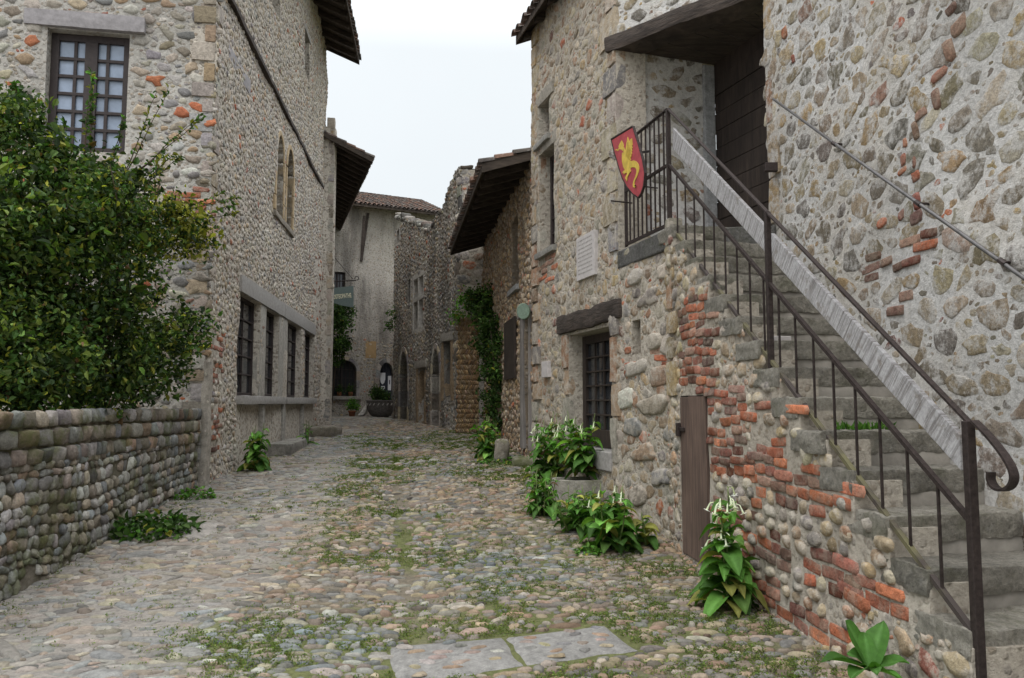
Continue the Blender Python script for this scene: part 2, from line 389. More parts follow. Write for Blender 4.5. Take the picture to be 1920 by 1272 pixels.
def mat_mortar(name, c1, c2, peb=.5, pscale=16, stain=.0, stainc=(.06,.055,.05), streak=(1, 1, .25), warm=None, pebc=None):
    """lime mortar full of small stones, with weather stains of their own shape"""
    m, t, b = newmat(name); co = mapn(t)
    n1 = noise(t, co, 1.1, 5, .6); n2 = noise(t, co, 22, 6, .7); n3 = noise(t, co, 90, 3, .7)
    c = mix(t, c1, c2, rmp(t, n1, [(.35, 0), (.65, 1)]))
    v = N(t, 'ShaderNodeTexVoronoi'); v.inputs['Scale'].default_value = pscale; v.inputs['Randomness'].default_value = 1
    wob = N(t, 'ShaderNodeVectorMath', operation='MULTIPLY_ADD'); wob.inputs[1].default_value = (.05,.05,.05)
    nz = N(t, 'ShaderNodeTexNoise'); nz.inputs['Scale'].default_value = 9; t.links.new(co, nz.inputs['Vector'])
    t.links.new(nz.outputs['Color'], wob.inputs[0]); t.links.new(co, wob.inputs[2]); t.links.new(wob.outputs[0], v.inputs['Vector'])
    pm = rmp(t, v.outputs['Distance'], [(.30, 1), (.46, 0)])
    hue = rmp(t, v.outputs['Color'], pebc or [(.0, (.16,.14,.12)), (.25, (.30,.26,.21)), (.5, (.40,.36,.31)), (.72, (.24,.18,.12)), (.86, (.22,.21,.2)), (1, (.34,.27,.17))])
    hv = N(t, 'ShaderNodeMath', operation='MULTIPLY'); hv.inputs[1].default_value = peb; t.links.new(pm, hv.inputs[0])
    c = mix(t, c, hue, hv.outputs[0])
    if warm is not None: c = mix(t, c, warm, mix(t, (0,0,0), rmp(t, noise(t, co, .7, 4, .55), [(.5, 0), (.62, 1)]), .75))
    c = mix(t, c, rmp(t, n2, [(.25, .55), (.5, 1), (.78, 1.3)]), .8, 'MULTIPLY')
    if stain:
        co2 = mapn(t, streak)
        c = mix(t, c, stainc, mix(t, (0,0,0), rmp(t, noise(t, co2, 1.0, 7, .68), [(.46, 0), (.60, 1)]), stain))
    t.links.new(c, b.inputs['Base Color']); b.inputs['Roughness'].default_value = .95; b.inputs['Specular IOR Level'].default_value = .15
    bump(t, b, [(pm, .014*peb), (n2, .022), (n3, .006)])
    return m
def mat_wood(name, c1, c2, grain=(1, 1, 14), rough=.75, bmp=.006):
    m, t, b = newmat(name); co = mapn(t, grain)
    n1 = noise(t, co, 2.6, 8, .65, .4); n2 = noise(t, mapn(t), 2.0, 3, .5)
    c = mix(t, c1, c2, rmp(t, n1, [(.33, 0), (.62, 1)])); c = mix(t, c, rmp(t, n2, [(.3, .65), (.7, 1.2)]), .8, 'MULTIPLY')
    c = mix(t, c, vcol(t), .35, 'OVERLAY') if False else c
    t.links.new(c, b.inputs['Base Color']); b.inputs['Roughness'].default_value = rough; b.inputs['Specular IOR Level'].default_value = .3
    bump(t, b, [(n1, bmp)]); return m
def mat_plain(name, c, rough=.6, metal=0, nz=.3, sc=25, bmp=.002, spec=.3):
    m, t, b = newmat(name); co = mapn(t); n = noise(t, co, sc, 5, .65)
    col = mix(t, c, rmp(t, n, [(.3, 1-nz), (.7, 1+nz)]), 1.0, 'MULTIPLY'); t.links.new(col, b.inputs['Base Color'])
    b.inputs['Roughness'].default_value = rough; b.inputs['Metallic'].default_value = metal; b.inputs['Specular IOR Level'].default_value = spec
    bump(t, b, [(n, bmp)]); return m
def mat_leaf(name, trans=.3, rough=.45):
    m, t, b = newmat(name); co = mapn(t); c = vcol(t)
    c = mix(t, c, rmp(t, noise(t, co, 30, 3, .6), [(.3, .75), (.7, 1.2)]), .8, 'MULTIPLY')
    t.links.new(c, b.inputs['Base Color']); b.inputs['Roughness'].default_value = rough; b.inputs['Specular IOR Level'].default_value = .22
    tr = N(t, 'ShaderNodeBsdfTranslucent'); t.links.new(mix(t, c, (1.3, 1.5, .6), 1.0, 'MULTIPLY'), tr.inputs[0])
    ms = N(t, 'ShaderNodeMixShader'); ms.inputs[0].default_value = trans
    t.links.new(b.outputs[0], ms.inputs[1]); t.links.new(tr.outputs[0], ms.inputs[2]); t.links.new(ms.outputs[0], t.nodes['Material Output'].inputs[0])
    return m
def mat_vc(name, rough=.8, sc=30, nz=.25, bmp=.002):
    m, t, b = newmat(name); co = mapn(t); n = noise(t, co, sc, 5, .65)
    c = mix(t, vcol(t), rmp(t, n, [(.3, 1-nz), (.7, 1+nz)]), 1.0, 'MULTIPLY'); t.links.new(c, b.inputs['Base Color'])
    b.inputs['Roughness'].default_value = rough; bump(t, b, [(n, bmp)]); return m

M = {}
M['stone'] = mat_stone('pebble_stone', .5)
M['brick'] = mat_stone('old_brick', 1.3, lichen=.10, sc=1.5, smear=(.36,.30,.235), smk=.42)
M['rubble'] = mat_stone('rough_rubble_stone', 1.0, sc=1.2, smear=(.44,.395,.335))
M['rubble_front'] = mat_stone('front_rubble', 1.0, sc=1.3, smear=None)
M['rubble_pale'] = mat_stone('rubble_under_render', 1.3, sc=1.4, smear=(.52,.50,.475))
M['lichen'] = mat_stone('lichened_stone', .9, lichen=.45, moss=.2)
M['mossy'] = mat_stone('mossy_cobble', .9, lichen=.4, moss=.7)
M['road'] = mat_stone('road_cobble', .45, sc=1.3)
M['stained'] = mat_stone('stained_rubble', 1.0, lichen=.15, streak=.5)
M['step'] = mat_stone('conglomerate', 2.6, lichen=.3, moss=.35, sc=2.2)
M['ashlar'] = mat_stone('dressed_stone', .5, lichen=.15)
M['mort_left'] = mat_mortar('left_house_mortar', (.57,.52,.45), (.50,.455,.395), .85, 13, .3, (.20,.17,.14))
M['mort_front'] = mat_mortar('front_wall_mortar', (.47,.445,.405), (.40,.385,.355), .6, 15, .35, (.19,.17,.15))
M['mort_right'] = mat_mortar('right_house_mortar', (.48,.435,.37), (.42,.375,.315), .55, 17, .25, (.19,.16,.12))
M['mort_big'] = mat_mortar('stair_wall_render', (.60,.585,.565), (.52,.505,.485), .10, 22, .3, (.42,.35,.25), (1, 1, .7))
M['mort_dark'] = mat_mortar('weathered_wall', (.46,.43,.385), (.35,.33,.30), .8, 12, .7, (.045,.043,.04), (1, 1, .28))
M['mort_end'] = mat_mortar('end_house_plaster', (.40,.37,.325), (.32,.295,.26), .75, 12, .65, (.10,.09,.08), (1, 1, .2))
M['mort_b'] = mat_mortar('narrow_house_wall', (.27,.215,.155), (.22,.175,.13), .7, 13, .4, (.09,.075,.06))
M['mort_low'] = mat_mortar('low_wall_earth', (.17,.15,.12), (.12,.11,.085), .2, 20, .6, (.05,.055,.02))
M['mort_brown'] = mat_mortar('cobble_wall_mortar', (.25,.18,.11), (.20,.145,.09), .3, 14, .2, (.1,.08,.05))
M['beam'] = mat_wood('old_oak_beam', (.085,.066,.055), (.034,.027,.023), (2, 2, 12), .85, .018)
M['wood_dark'] = mat_wood('dark_plank', (.052,.038,.030), (.026,.019,.016), (8, 8, 1), .7, .004)
M['wood_door'] = mat_wood('grey_brown_plank', (.17,.115,.09), (.085,.058,.047), (14, 14, .8), .8, .006)
def mat_flaking():
    m, t, b = newmat('flaking_white_board'); tc = N(t, 'ShaderNodeTexCoord'); r = N(t, 'ShaderNodeMapping'); r.inputs['Rotation'].default_value = (math.radians(-34-8), 0, 0)
    s = N(t, 'ShaderNodeMapping'); s.inputs['Scale'].default_value = (4, 46, 2.6); t.links.new(tc.outputs['Object'], r.inputs[0]); t.links.new(r.outputs[0], s.inputs[0])
    n1 = noise(t, s.outputs[0], 1.0, 5, .65, .5); n2 = noise(t, tc.outputs['Object'], 9, 5, .7)
    c = mix(t, (.17,.155,.15), (.40,.39,.395), rmp(t, n1, [(.36, 0), (.56, 1)])); c = mix(t, c, (.20,.175,.155), rmp(t, n2, [(.56, 0), (.66, .8)])); c = mix(t, c, rmp(t, noise(t, tc.outputs['Object'], 45, 4, .7), [(.3, .7), (.7, 1.15)]), .9, 'MULTIPLY')
    t.links.new(c, b.inputs['Base Color']); b.inputs['Roughness'].default_value = .85; bump(t, b, [(n1, .006)]); return m
M['wood_rail'] = mat_flaking()
M['wood_grey'] = mat_wood('weathered_grey_wood', (.24,.22,.205), (.15,.135,.125), (14, 14, .8), .85, .004)
M['eave'] = mat_wood('eave_board', (.085,.066,.052), (.042,.033,.027), (1, 6, 6), .9, .004)
M['frame'] = mat_plain('dark_frame_paint', (.036,.027,.026), .55)
M['iron'] = mat_plain('brown_black_iron', (.040,.030,.028), .55, .3, .45, 40)
M['iron_moss'] = mat_plain('iron_with_algae', (.12,.115,.055), .8, .0, .5, 20)
def mat_iron_old():
    m, t, b = newmat('iron_rail_with_algae'); co = mapn(t); c = mix(t, (.045,.034,.030), (.13,.12,.055), rmp(t, noise(t, co, 1.6, 5, .65), [(.50, 0), (.62, .8)]))
    t.links.new(c, b.inputs['Base Color']); b.inputs['Roughness'].default_value = .75; return m
M['iron_old'] = mat_iron_old()
M['rod'] = mat_plain('grey_steel_rod', (.13,.125,.125), .5, .4)
M['glass_pale'] = mat_plain('curtained_glass', (.27,.325,.42), .08, 0, .30, 2, .0005, .5)
M['glass'] = mat_plain('dark_glass', (.028,.030,.034), .08, 0, .3, 3, .001, .6)
M['void'] = mat_plain('dark_interior', (.014,.013,.012), .9)
M['slate_stone'] = mat_plain('grey_lintel_stone', (.29,.275,.26), .9, 0, .25, 18, .006)
M['lintel_blue'] = mat_plain('grey_timber_lintel', (.265,.25,.255), .9, 0, .22, 12, .006)
M['gold_stone'] = mat_plain('yellow_limestone', (.38,.29,.18), .9, 0, .3, 12, .006)
M['marble'] = mat_plain('pale_plaque', (.46,.43,.42), .7, 0, .15, 14, .001)
M['tile'] = mat_stone('clay_tile', .5, lichen=.4)
M['leaf'] = mat_leaf('shrub_leaf', .28, .62)
M['leaf_big'] = mat_leaf('broad_leaf', .30, .68)
M['petal'] = mat_leaf('white_petal', .35, .6)
M['stem'] = mat_plain('green_stem', (.12,.16,.05), .7)
M['bark'] = mat_plain('twig_bark', (.075,.055,.04), .9)
M['terracotta'] = mat_plain('terracotta', (.33,.13,.07), .85)
M['pot_stone'] = mat_plain('grey_stone_basin', (.13,.12,.115), .9, 0, .4, 14, .01)
M['paper'] = mat_plain('white_paper', (.78,.78,.80), .8, 0, .04)
M['paper_pic'] = mat_plain('printed_picture', (.07,.075,.10), .7)
M['blue_door'] = mat_plain('dark_blue_door', (.028,.030,.045), .6)
M['vc'] = mat_vc('painted_board', .65, 14, .24)
M['sign_green'] = mat_plain('grey_green_sign_paint', (.13,.165,.155), .7, 0, .15)
M['cream'] = mat_plain('cream_letters', (.74,.70,.52), .7, 0, .05)
M['ochre'] = mat_plain('ochre_plaster', (.36,.24,.12), .9, 0, .15, 8)
M['lamp_green'] = mat_plain('verdigris_metal', (.16,.22,.17), .6, .1)
M['cement'] = mat_plain('smooth_grey_cement', (.27,.25,.22), .9, 0, .35, 4, .006)
M['soil'] = mat_plain('damp_soil', (.06,.048,.034), .95, 0, .4, 25, .01)

# ------------------------------------------------------------------ plan of the place (metres; camera at 0,0)
WA = Wall((.336, 12.3), (1.612, 8.0), 11)                 # right house, street front
WS = Wall((1.612, 8.0), (2.16, 3.6), 12)                  # side of the stair
WW = Wall((2.66, 7.9), (3.24, .4), 13)                    # right house, wall above the stair
WR = Wall((1.257, 9.2), (2.567, 9.65), 14)                # end wall of the landing
WD = Wall((2.567, 9.65), (2.95, 8.55), 15, 0.0)           # plane of the upper door
WU = Wall((1.257, 9.2), (2.66, 7.9), 16)                  # wall carried by the big beam
WB = Wall((-.72, 19.3), (.336, 12.3), 21)                 # narrow house
WC = Wall((-1.3, 19.5), (-.4, 19.5), 22)                  # light end wall
WCL = Wall((-1.32, 19.0), (-.52, 19.0), 23)               # brown cobble wall in front of it
WDD = Wall((-4.1, 27.0), (-1.3, 19.5), 24)                # ruined front with pointed doors
WE = Wall((-11.1, 30.6), (-.75, 36.05), 25)                # house across the end
WF = Wall((-5.9, 22.75), (-5.30, 22.8), 26)              # end of the next house on the left
WL = Wall((-4.32, 11.0), (-5.60, 22.9), 31, .035)        # left house, street side
WLF = Wall((-9.3, 10.12), (-4.32, 11.0), 32, .035)        # left house, garden side
WG = Wall((-4.02, 5.0), (-4.40, 11.0), 33, .05)           # garden wall

def gw(W, s): p = W.P(s, 0, 0)[..., :2]; return G(p[..., 0], p[..., 1])
def fill(mb, W, z0, z1, holes, pal, rmax, rmin, asp, n, seed, Hk=.35, hole_m=.0, mask=None, bricks=(), gap=.95, s0=0, s1=None, sq=2.4, jag=.14, K=9, pw=2.0, redp=.03, prof=((1.0,-.25),(.86,.62),(.5,.95))):
    """rubble set in the mortar of a wall, with patches of brick"""
    s1 = W.L if s1 is None else s1
    def allow(S, Z, r):
        ok = ~in_rects(S, Z, holes, hole_m)
        for a, b, c, d in holes: ok &= ~((S > a - r*asp) & (S < b + r*asp) & (Z > c - r) & (Z < d + r))
        if mask is not None: ok &= mask(S, Z) & mask(S, Z + r)
        for a, b, c, d in [q[:4] for q in bricks]: ok &= ~((S > a - r) & (S < b + r) & (Z > c - r*.6) & (Z < d + r*.6))
        return ok
    d = dart(s0, s1, z0, z1, rmax, rmin, asp, n, allow, seed, gap, pw)
    if len(d):
        g = np.random.default_rng(seed + 1); m = len(d)
        A = d[:, 2] * asp * g.uniform(.85, 1.1, m); B = d[:, 2] * g.uniform(.7, 1.05, m)
        col = pick(pal, m, seed + 2); red = g.random(m) < redp; col[red] = pick('brick', int(red.sum()), seed + 3)
        H = np.minimum(d[:, 2] * Hk, .05) * g.uniform(.6, 1.4, m)
        f = lambda s, z, h: W.P(s, z, W.disp(s, z) + h)
        stones(mb, f, d[:, 0], d[:, 1], A, B, g.normal(0, .28, m), H, col, K, jag, sq, prof, seed)
    for bi, bq in enumerate(bricks):
        a, b, c, d_ = bq[:4]; dens = bq[4] if len(bq) > 4 else .8; pebble = bq[5] if len(bq) > 5 else 0
        k = courses(a, b, c, d_, .082, .22, seed + 40 + bi, 1 - dens, .15, .4, .012)
        if not len(k): continue
        g = np.random.default_rng(seed + 60 + bi)
        e = ((k[:, 0] - (a+b)/2) / ((b-a)/2))**2 **2 * .5 + np.abs((k[:, 1] - (c+d_)/2) / ((d_-c)/2))**4 * .5
        k = k[(e < 1.0 + g.normal(0, .12, len(k))) & ~in_rects(k[:, 0], k[:, 1], holes, .05)]
        if mask is not None: k = k[mask(k[:, 0], k[:, 1])]
        n_ = len(k)
        if not n_: continue
        f = lambda s, z, h: W.P(s, z, W.disp(s, z) + h)
        row = np.floor((k[:, 1] - c) / .15).astype(int); isb = (g.random(n_) > pebble) if not pebble else (vn(row * 3.7, row * 0.0, seed + 5) + .15 * g.normal(size=n_) > pebble)
        q = k[isb]; n1 = len(q)
        stones(mb, f, q[:, 0], q[:, 1] - .10*(vn(q[:, 0]*1.5, q[:, 0]*0, seed)-.5), q[:, 2]*1.0, q[:, 3]*.86, g.normal(0, .05, n1), np.full(n1, .011)*g.uniform(.1, 2.0, n1), pick('brick', n1, seed+9, .26), 8, .05, 9, ((1,-.5),(.95,.75),(.7,1.0)), seed, mi=2)
        q = k[~isb]; n2 = len(q)
        if n2: stones(mb, f, q[:, 0], q[:, 1], q[:, 2]*.6, q[:, 3]*1.15, g.normal(0, .1, n2), np.full(n2, .03), pick(pal, n2, seed+10), 9, .08, 2.2, seed=seed)
def quoins(mb, W, s_edge, side, z0, z1, seed, hgt=.28, wid=.34, depth=.02, pal='pale', other=None, mi=1):
    """dressed blocks up a corner, alternating long and short"""
    g = np.random.default_rng(seed); z = z0; i = 0
    while z < z1:
        h = hgt * g.uniform(.75, 1.25); w_ = wid * (1.25 if i % 2 else .75) * g.uniform(.85, 1.15)
        a, b = (s_edge, s_edge + w_) if side > 0 else (s_edge - w_, s_edge)
        c = pick(pal, 1, seed + i)[0]
        o = W.P(a, z + .012, -.12)[0]
        rough_box(mb, o, W.e3 * (b - a), W.n3 * (.12 + depth + g.uniform(0, .015) + .012), (0, 0, h - .024), (4, 2, 3), .012, 5, seed + i, .02, c, mi)
        z += h; i += 1

def casement(name, W, r, hset, cols, rows, parent, mat='frame', glass='glass', fw=.07, bar=.025, leafs=2, pane_name='pane', th=.05, skipbottom=0):
    """a glazed window or door set back in its opening: frame with bars, and the glass behind it"""
    a, b, c, d = r; f = MB()
    f.wbox(W, a, a+fw, c, d, hset-th, hset); f.wbox(W, b-fw, b, c, d, hset-th, hset)
    f.wbox(W, a+fw, b-fw, c, c+fw+skipbottom, hset-th, hset-.002); f.wbox(W, a+fw, b-fw, d-fw, d, hset-th, hset-.002)
    ia, ib, ic, id_ = a+fw, b-fw, c+fw+skipbottom, d-fw
    lw = (ib - ia) / leafs
    for l in range(leafs):
        la, lb = ia + l*lw, ia + (l+1)*lw
        if l: f.wbox(W, la-(fw*.8 if fw > .08 else bar*1.3), la+(fw*.8 if fw > .08 else bar*1.3), ic, id_, hset-th+.004, hset+.012)
        for k in range(1, cols):
            x = la + (lb-la)*k/cols; f.wbox(W, x-bar/2, x+bar/2, ic, id_, hset-th+.01, hset-.012)
    for k in range(1, rows):
        z = ic + (id_-ic)*k/rows; f.wbox(W, ia, ib, z-bar/2, z+bar/2, hset-th+.012, hset-.009)
    fo = f.build(name, M[mat], parent, bevel=.004)
    MB().wbox(W, a+.01, b-.01, c+.01, d-.01, hset-th-.02, hset-th+.004).build(pane_name, M[glass], fo)
    return fo
def planks(name, W, r, hset, n, parent, mat, vertical=True, seed=0, th=.035, gap=.006):
    a, b, c, d = r; mb = MB(); g = np.random.default_rng(seed)
    for k in range(n):
        dh = g.normal(0, .003)
        if vertical: mb.wbox(W, a+(b-a)*k/n+gap/2, a+(b-a)*(k+1)/n-gap/2, c, d+g.normal(0, .004), hset-th, hset+dh)
        else: mb.wbox(W, a, b, c+(d-c)*k/n+gap/2, c+(d-c)*(k+1)/n-gap/2, hset-th, hset+dh)
    return mb.build(name, M[mat], parent, bevel=.004)
def arch_pts(a, b, zs, zt, pointed, n=9):
    """inside line of an arch from its left springing over the top to its right one"""
    m = (a+b)/2; t = np.linspace(0, 1, n); L = []
    if pointed:
        for q in t: L.append((a + (m-a)*(1-math.cos(q*math.pi/2))**.9, zs + (zt-zs)*math.sin(q*math.pi/2)))
        R = [(a+b-x, z) for x, z in L[:-1]][::-1]
        return L + R
    return [(m - (b-a)/2*math.cos(math.pi*q), zs + (zt-zs)*math.sin(math.pi*q)) for q in np.linspace(0, 1, 2*n-1)]
def arch_surround(name, W, r, zs, pointed, parent, mat, bw=.16, depth=.35, proud=.025, jambs=True, pal='pale', seed=0, ext=0):
    """dressed stones round an arched opening (r = a, b, bottom, top of the arch)"""
    a, b, c, d = r; g = np.random.default_rng(seed); mb = MB()
    ins = arch_pts(a, b, zs, d, pointed); n = len(ins); m = (a+b)/2
    outs = [(m + (x-m)*(1+2*bw/(b-a)), zs + (z-zs)*(1+bw/max(d-zs, .05)) if z > zs else zs) for x, z in ins]
    step = 2
    for i in range(0, n-1, step):
        j = min(i+step, n-1); idx = list(range(i, j+1))
        poly = [ins[q] for q in idx] + [outs[q] for q in idx[::-1]]
        P = np.array([W.P(x, z, -depth)[0] for x, z in poly]); mb.prism(P, W.n3*(depth+proud+g.uniform(0, .01)), pick(pal, 1, seed+i)[0])
    if jambs:
        z = c
        while z < zs - .05:
            h = min(g.uniform(.3, .5), zs - z)
            for (x0, x1) in ((a-bw*g.uniform(.8, 1.3), a), (b, b+bw*g.uniform(.8, 1.3))):
                mb.wbox(W, x0, x1, z+.006, z+h-.006, -depth, proud+g.uniform(0, .012), pick(pal, 1, seed+int(z*50))[0])
            z += h
    return mb.build(name, M[mat], parent, bevel=.012)
def arch_mask_fill(mb, W, r, zs, pointed, mi=0, h=.0, depth=.35):
    """masonry between a square hole and the arch inside it"""
    a, b, c, d = r; ins = arch_pts(a, b, zs, d, pointed); n = len(ins); k = n//2
    for part in (ins[:k+1], ins[k:]):
        corner = (a, d) if part[0][0] < (a+b)/2 - 1e-6 and part is not ins[k:] and part[0] == ins[0] else (b, d)
        P = np.array([W.P(x, z, -depth)[0] for x, z in ([corner] + part)])
        mb.prism(P, W.n3*(depth+h), (.3,.3,.3), mi)

def tiles(mb, W, s0, s1, zw, over, inward, pitch, seed=0, dz=.0, r=.085, seglen=.36, rows=None):
    """rounded clay tiles in overlapping rows running up a roof slope that starts 'over' in front of wall W"""
    g = np.random.default_rng(seed); tp = math.tan(pitch)
    ns = int((s1-s0)/.19); nr = int((over+inward)/(seglen*.8)) if rows is None else rows
    I, J = np.meshgrid(np.arange(ns), np.arange(nr), indexing='ij'); I = I.ravel(); J = J.ravel(); n = len(I)
    sc = s0 + (I+.5)*(s1-s0)/ns + g.normal(0, .008, n); hf = over - J*seglen*.8 + g.normal(0, .012, n)
    k = np.linspace(0, math.pi, 6)
    V = []
    for e, (rr, dh, lift) in enumerate(((r, 0, .03), (r*.82, -seglen, .0))):
        for th_ in (0, -.016):
            R = (rr + th_)
            S = sc[:, None] + np.cos(k)[None]*R; H = np.repeat((hf + dh)[:, None], 6, 1)
            Zb = zw + dz - H*tp + lift + np.sin(k)[None]*R
            V.append(W.P(S, Zb, H))
    V = np.concatenate(V, 1)            # n x 24 x 3
    q = np.arange(5); f = [np.stack([q, q+1, q+13, q+12], 1), np.stack([q+6, q+7, q+19, q+18], 1)[:, ::-1], np.stack([q, q+6, q+7, q+1], 1)]
    f = np.concatenate(f); base = (np.arange(n)*24)[:, None, None]
    pal = np.array([(.125,.08,.062),(.10,.07,.058),(.15,.09,.065),(.085,.068,.06),(.12,.10,.085)])
    col = pal[g.integers(0, 5, n)]*g.normal(1, .12, (n, 1))
    mb.add(V.reshape(-1, 3), (base+f[None]).reshape(-1, 4), np.repeat(col, 24, 0))
def roof(W, s0, s1, zw, over, inward, pitch, parent, seed=0, rafter=.55, boards=True, rf=(.09, .12)):
    """deep eave: boards on rafters that stick out of the wall, clay tiles above"""
    tp = math.tan(pitch); mb = MB()
    def slab(h0, h1, t0, t1, sa, sb, mb_):
        P = [W.P(sa, zw - h0*tp + t0, h0)[0], W.P(sa, zw - h1*tp + t0, h1)[0], W.P(sa, zw - h1*tp + t1, h1)[0], W.P(sa, zw - h0*tp + t1, h0)[0]]
        mb_.prism(np.array(P), W.e3*(sb-sa))
    nb = int((over+inward)/.17); g = np.random.default_rng(seed)
    for k in range(nb):
        h1 = over - k*(over+inward)/nb; h0 = over - (k+1)*(over+inward)/nb + .006
        slab(h0, h1, .002 + g.uniform(0, .006), .035, s0, s1, mb)
    ro = mb.build('roof', M['eave'], parent)
    t = MB(); tiles(t, W, s0-.05, s1+.05, zw+.02, over+.07, inward, pitch, seed, .02); t.build('tiles', M['tile'], ro, smooth=True)
    for s in np.arange(s0+.1, s1, rafter):
        r_ = MB(); slab(-.1, over-.08, -rf[1], -.001, s, s+rf[0], r_); r_.build('rafter', M['beam'], ro, bevel=.008)
    fb = MB(); slab(over-.03, over+.0, -.07, .03, s0, s1, fb)
    for s in (s0-.03, s1): slab(-inward, over, -.10, .05, s, s+.03, fb)
    fb.build('fascia', M['eave'], ro)
    return ro

# ------------------------------------------------------------------ ground
xs = np.unique(np.round(np.concatenate([np.linspace(-160, -7, 14), np.arange(-6.4, 3.4, .07), np.linspace(4, 160, 14)]), 4))
ys = np.unique(np.round(np.concatenate([np.linspace(-60, 1.2, 10), np.arange(1.6, 13, .07), np.arange(13, 35, .16), np.linspace(36, 300, 20)]), 4))
X, Y = np.meshgrid(xs, ys, indexing='ij'); Zg = G(X, Y) + .02*(fbm(X*3, Y*3, 9) - .5)
def concrete(x, y):
    """1 where the left strip is stones bedded flush in grey mortar, 0 where cobbles stand in earth and moss"""
    b = np.interp(y, [2, 4.4, 5.2, 6.5, 8, 11, 16, 22], [-1.3, -1.8, -2.2, -2.1, -2.0, -2.5, -3.2, -4.2]) + .7*(fbm(x*1.1+3, y*1.1, 21)-.5)
    return 1/(1+np.exp((x-b)/.09))
cz = concrete(X, Y)
mo = np.clip((fbm(X*.9, Y*.9, 5)-.40)*6, 0, 1); edge = np.clip((X - np.interp(Y, [3, 7.5, 12, 20], [1.5, 1.0, -.3, -2.2]))*1.2, 0, 1)
ce = np.stack([np.full(X.shape, q) for q in (.15, .128, .095)], -1); cm = np.array([.10, .118, .030]); cc = np.array([.235, .215, .19])
gc = ce*(1-mo[..., None]*.75) + cm*mo[..., None]*.75
gc = gc*(1-.35*edge[..., None]) + np.array([.07, .075, .035])*.35*edge[..., None]
gc = gc*(1-cz[..., None]) + cc*cz[..., None]*(.8+.4*fbm(X*2, Y*2, 31)[..., None])
idx = np.arange(X.size).reshape(X.shape); i, j = np.meshgrid(np.arange(len(xs)-1), np.arange(len(ys)-1), indexing='ij'); i = i.ravel(); j = j.ravel()
gm = MB().add(np.stack([X, Y, Zg], -1).reshape(-1, 3), np.stack([idx[i, j], idx[i+1, j], idx[i+1, j+1], idx[i, j+1]], 1), gc.reshape(-1, 3))
M['ground'] = mat_stone('street_bed', .9, sc=1.6)
tag(gm.build('street', M['ground'], smooth=True), kind='structure')

# paving slabs at the front, positions read off the ground
slabA = [ghit(728, 1214), ghit(940, 1196), ghit(980, 1250), ghit(742, 1285)]
slabB = [ghit(948, 1195), ghit(1135, 1173), ghit(1196, 1222), ghit(988, 1249)]
def in_poly(x, y, poly, grow=0.0):
    p = np.array(poly)[:, :2]; c = p.mean(0); p = c + (p-c)*(1+grow); m = np.ones(np.shape(x), bool)
    sgn = np.sign(np.cross(p[1]-p[0], p[2]-p[1]))
    for k in range(len(p)):
        a, b = p[k], p[(k+1) % len(p)]; m &= ((b[0]-a[0])*(y-a[1]) - (b[1]-a[1])*(x-a[0]))*sgn > 0
    return m

# cobbles: the street's stones, laid in uneven rows either side of the gutter line
def xleft(y): return np.interp(y, [2, 5, 11, 22.7, 22.9, 33], [-3.85, -4.02, -4.32, -5.58, -5.35, -8.5])
def xright(y): return np.interp(y, [2, 3.6, 8, 12.3, 19, 19.5, 27], [2.1, 2.16, 1.6, .34, -.6, -1.3, -4.1])
rows = []; g = np.random.default_rng(101); y = 2.9
while y < 32:
    hh = (.066 if y < 13 else .09) * g.uniform(.75, 1.3)
    x = xleft(y) - g.uniform(0, .15)
    while x < xright(y):
        c_ = float(concrete(np.array(x), np.array(y)))
        ww = (.108 if y < 13 else .135)*g.lognormal(0, .36)*(1.3 if c_ > .5 else 1)
        rows.append((x+ww/2, y+hh/2+.05*(2*float(vn(np.array(x*1.1), np.array(y*.8), 8))-1)+g.normal(0, .008), ww/2, hh/2, c_)); x += ww
    y += hh
rows = np.array(rows); keep = ~in_poly(rows[:, 0], rows[:, 1], slabA, .12) & ~in_poly(rows[:, 0], rows[:, 1], slabB, .12)
big = g.random(len(rows)) < .10; keep &= (np.abs(rows[:, 0]-xgut(rows[:, 1])) > .07) | (g.random(len(rows)) < .25) | (rows[:, 1] < 4.5)
keep &= g.random(len(rows)) > np.where(rows[:, 4] > .5, .30, .08)
rows[big, 3] *= 1.35; rows[big, 2] *= 1.2; rows = rows[keep]; n = len(rows); c_ = rows[:, 4]; lz_ = np.where(c_ > .5, g.lognormal(0, .35, n), 1); rows[:, 2] *= lz_; rows[:, 3] *= np.clip(lz_*g.uniform(.9, 1.6, n), .6, 1.5)*np.where(c_ > .5, 1, 0) + np.where(c_ > .5, 0, 1)
A = rows[:, 2]*g.uniform(.82, 1.0, n); B = rows[:, 3]*g.uniform(.72, 1.05, n)
Hs = np.where(c_ > .5, .012, .020)*g.uniform(.6, 1.35, n)*np.clip(B/.045, .6, 1.4)
warmz = fbm(rows[:, 0]*.55, rows[:, 1]*.55, 77); col = pick('road', n, 5, .20)*.66; col = col*.72 + col.mean(1, keepdims=True)*.28*np.array([1.05, 1, .92]); col = col*np.array([1.01, 1.0, .93])
col = col*(1 + (warmz-.5)[:, None]*np.array([.35, .0, -.3])); col[c_ > .5] = col[c_ > .5]*.78 + np.array([.27,.25,.225])*.22
cobf = lambda x, y, h: np.stack(np.broadcast_arrays(x, y, G(x, y)+.004+h), -1)
mbc = MB(); nr_ = rows[:, 1] < 11
for sel, K in ((nr_, 10), (~nr_, 7)):
    stones(mbc, cobf, rows[sel, 0], rows[sel, 1], A[sel], B[sel], g.normal(0, .22, sel.sum())*np.where(c_[sel] > .5, 2.4, 1), Hs[sel], col[sel], K, .12, 2.3, seed=3, mi=0, prof=((1.0, -.5), (.88, .5), (.55, .95)))
tag(mbc.build('cobblestones', M['road'], smooth=True), 'rounded multicoloured river cobbles paving the sloping street', 'cobblestones', kind='stuff')

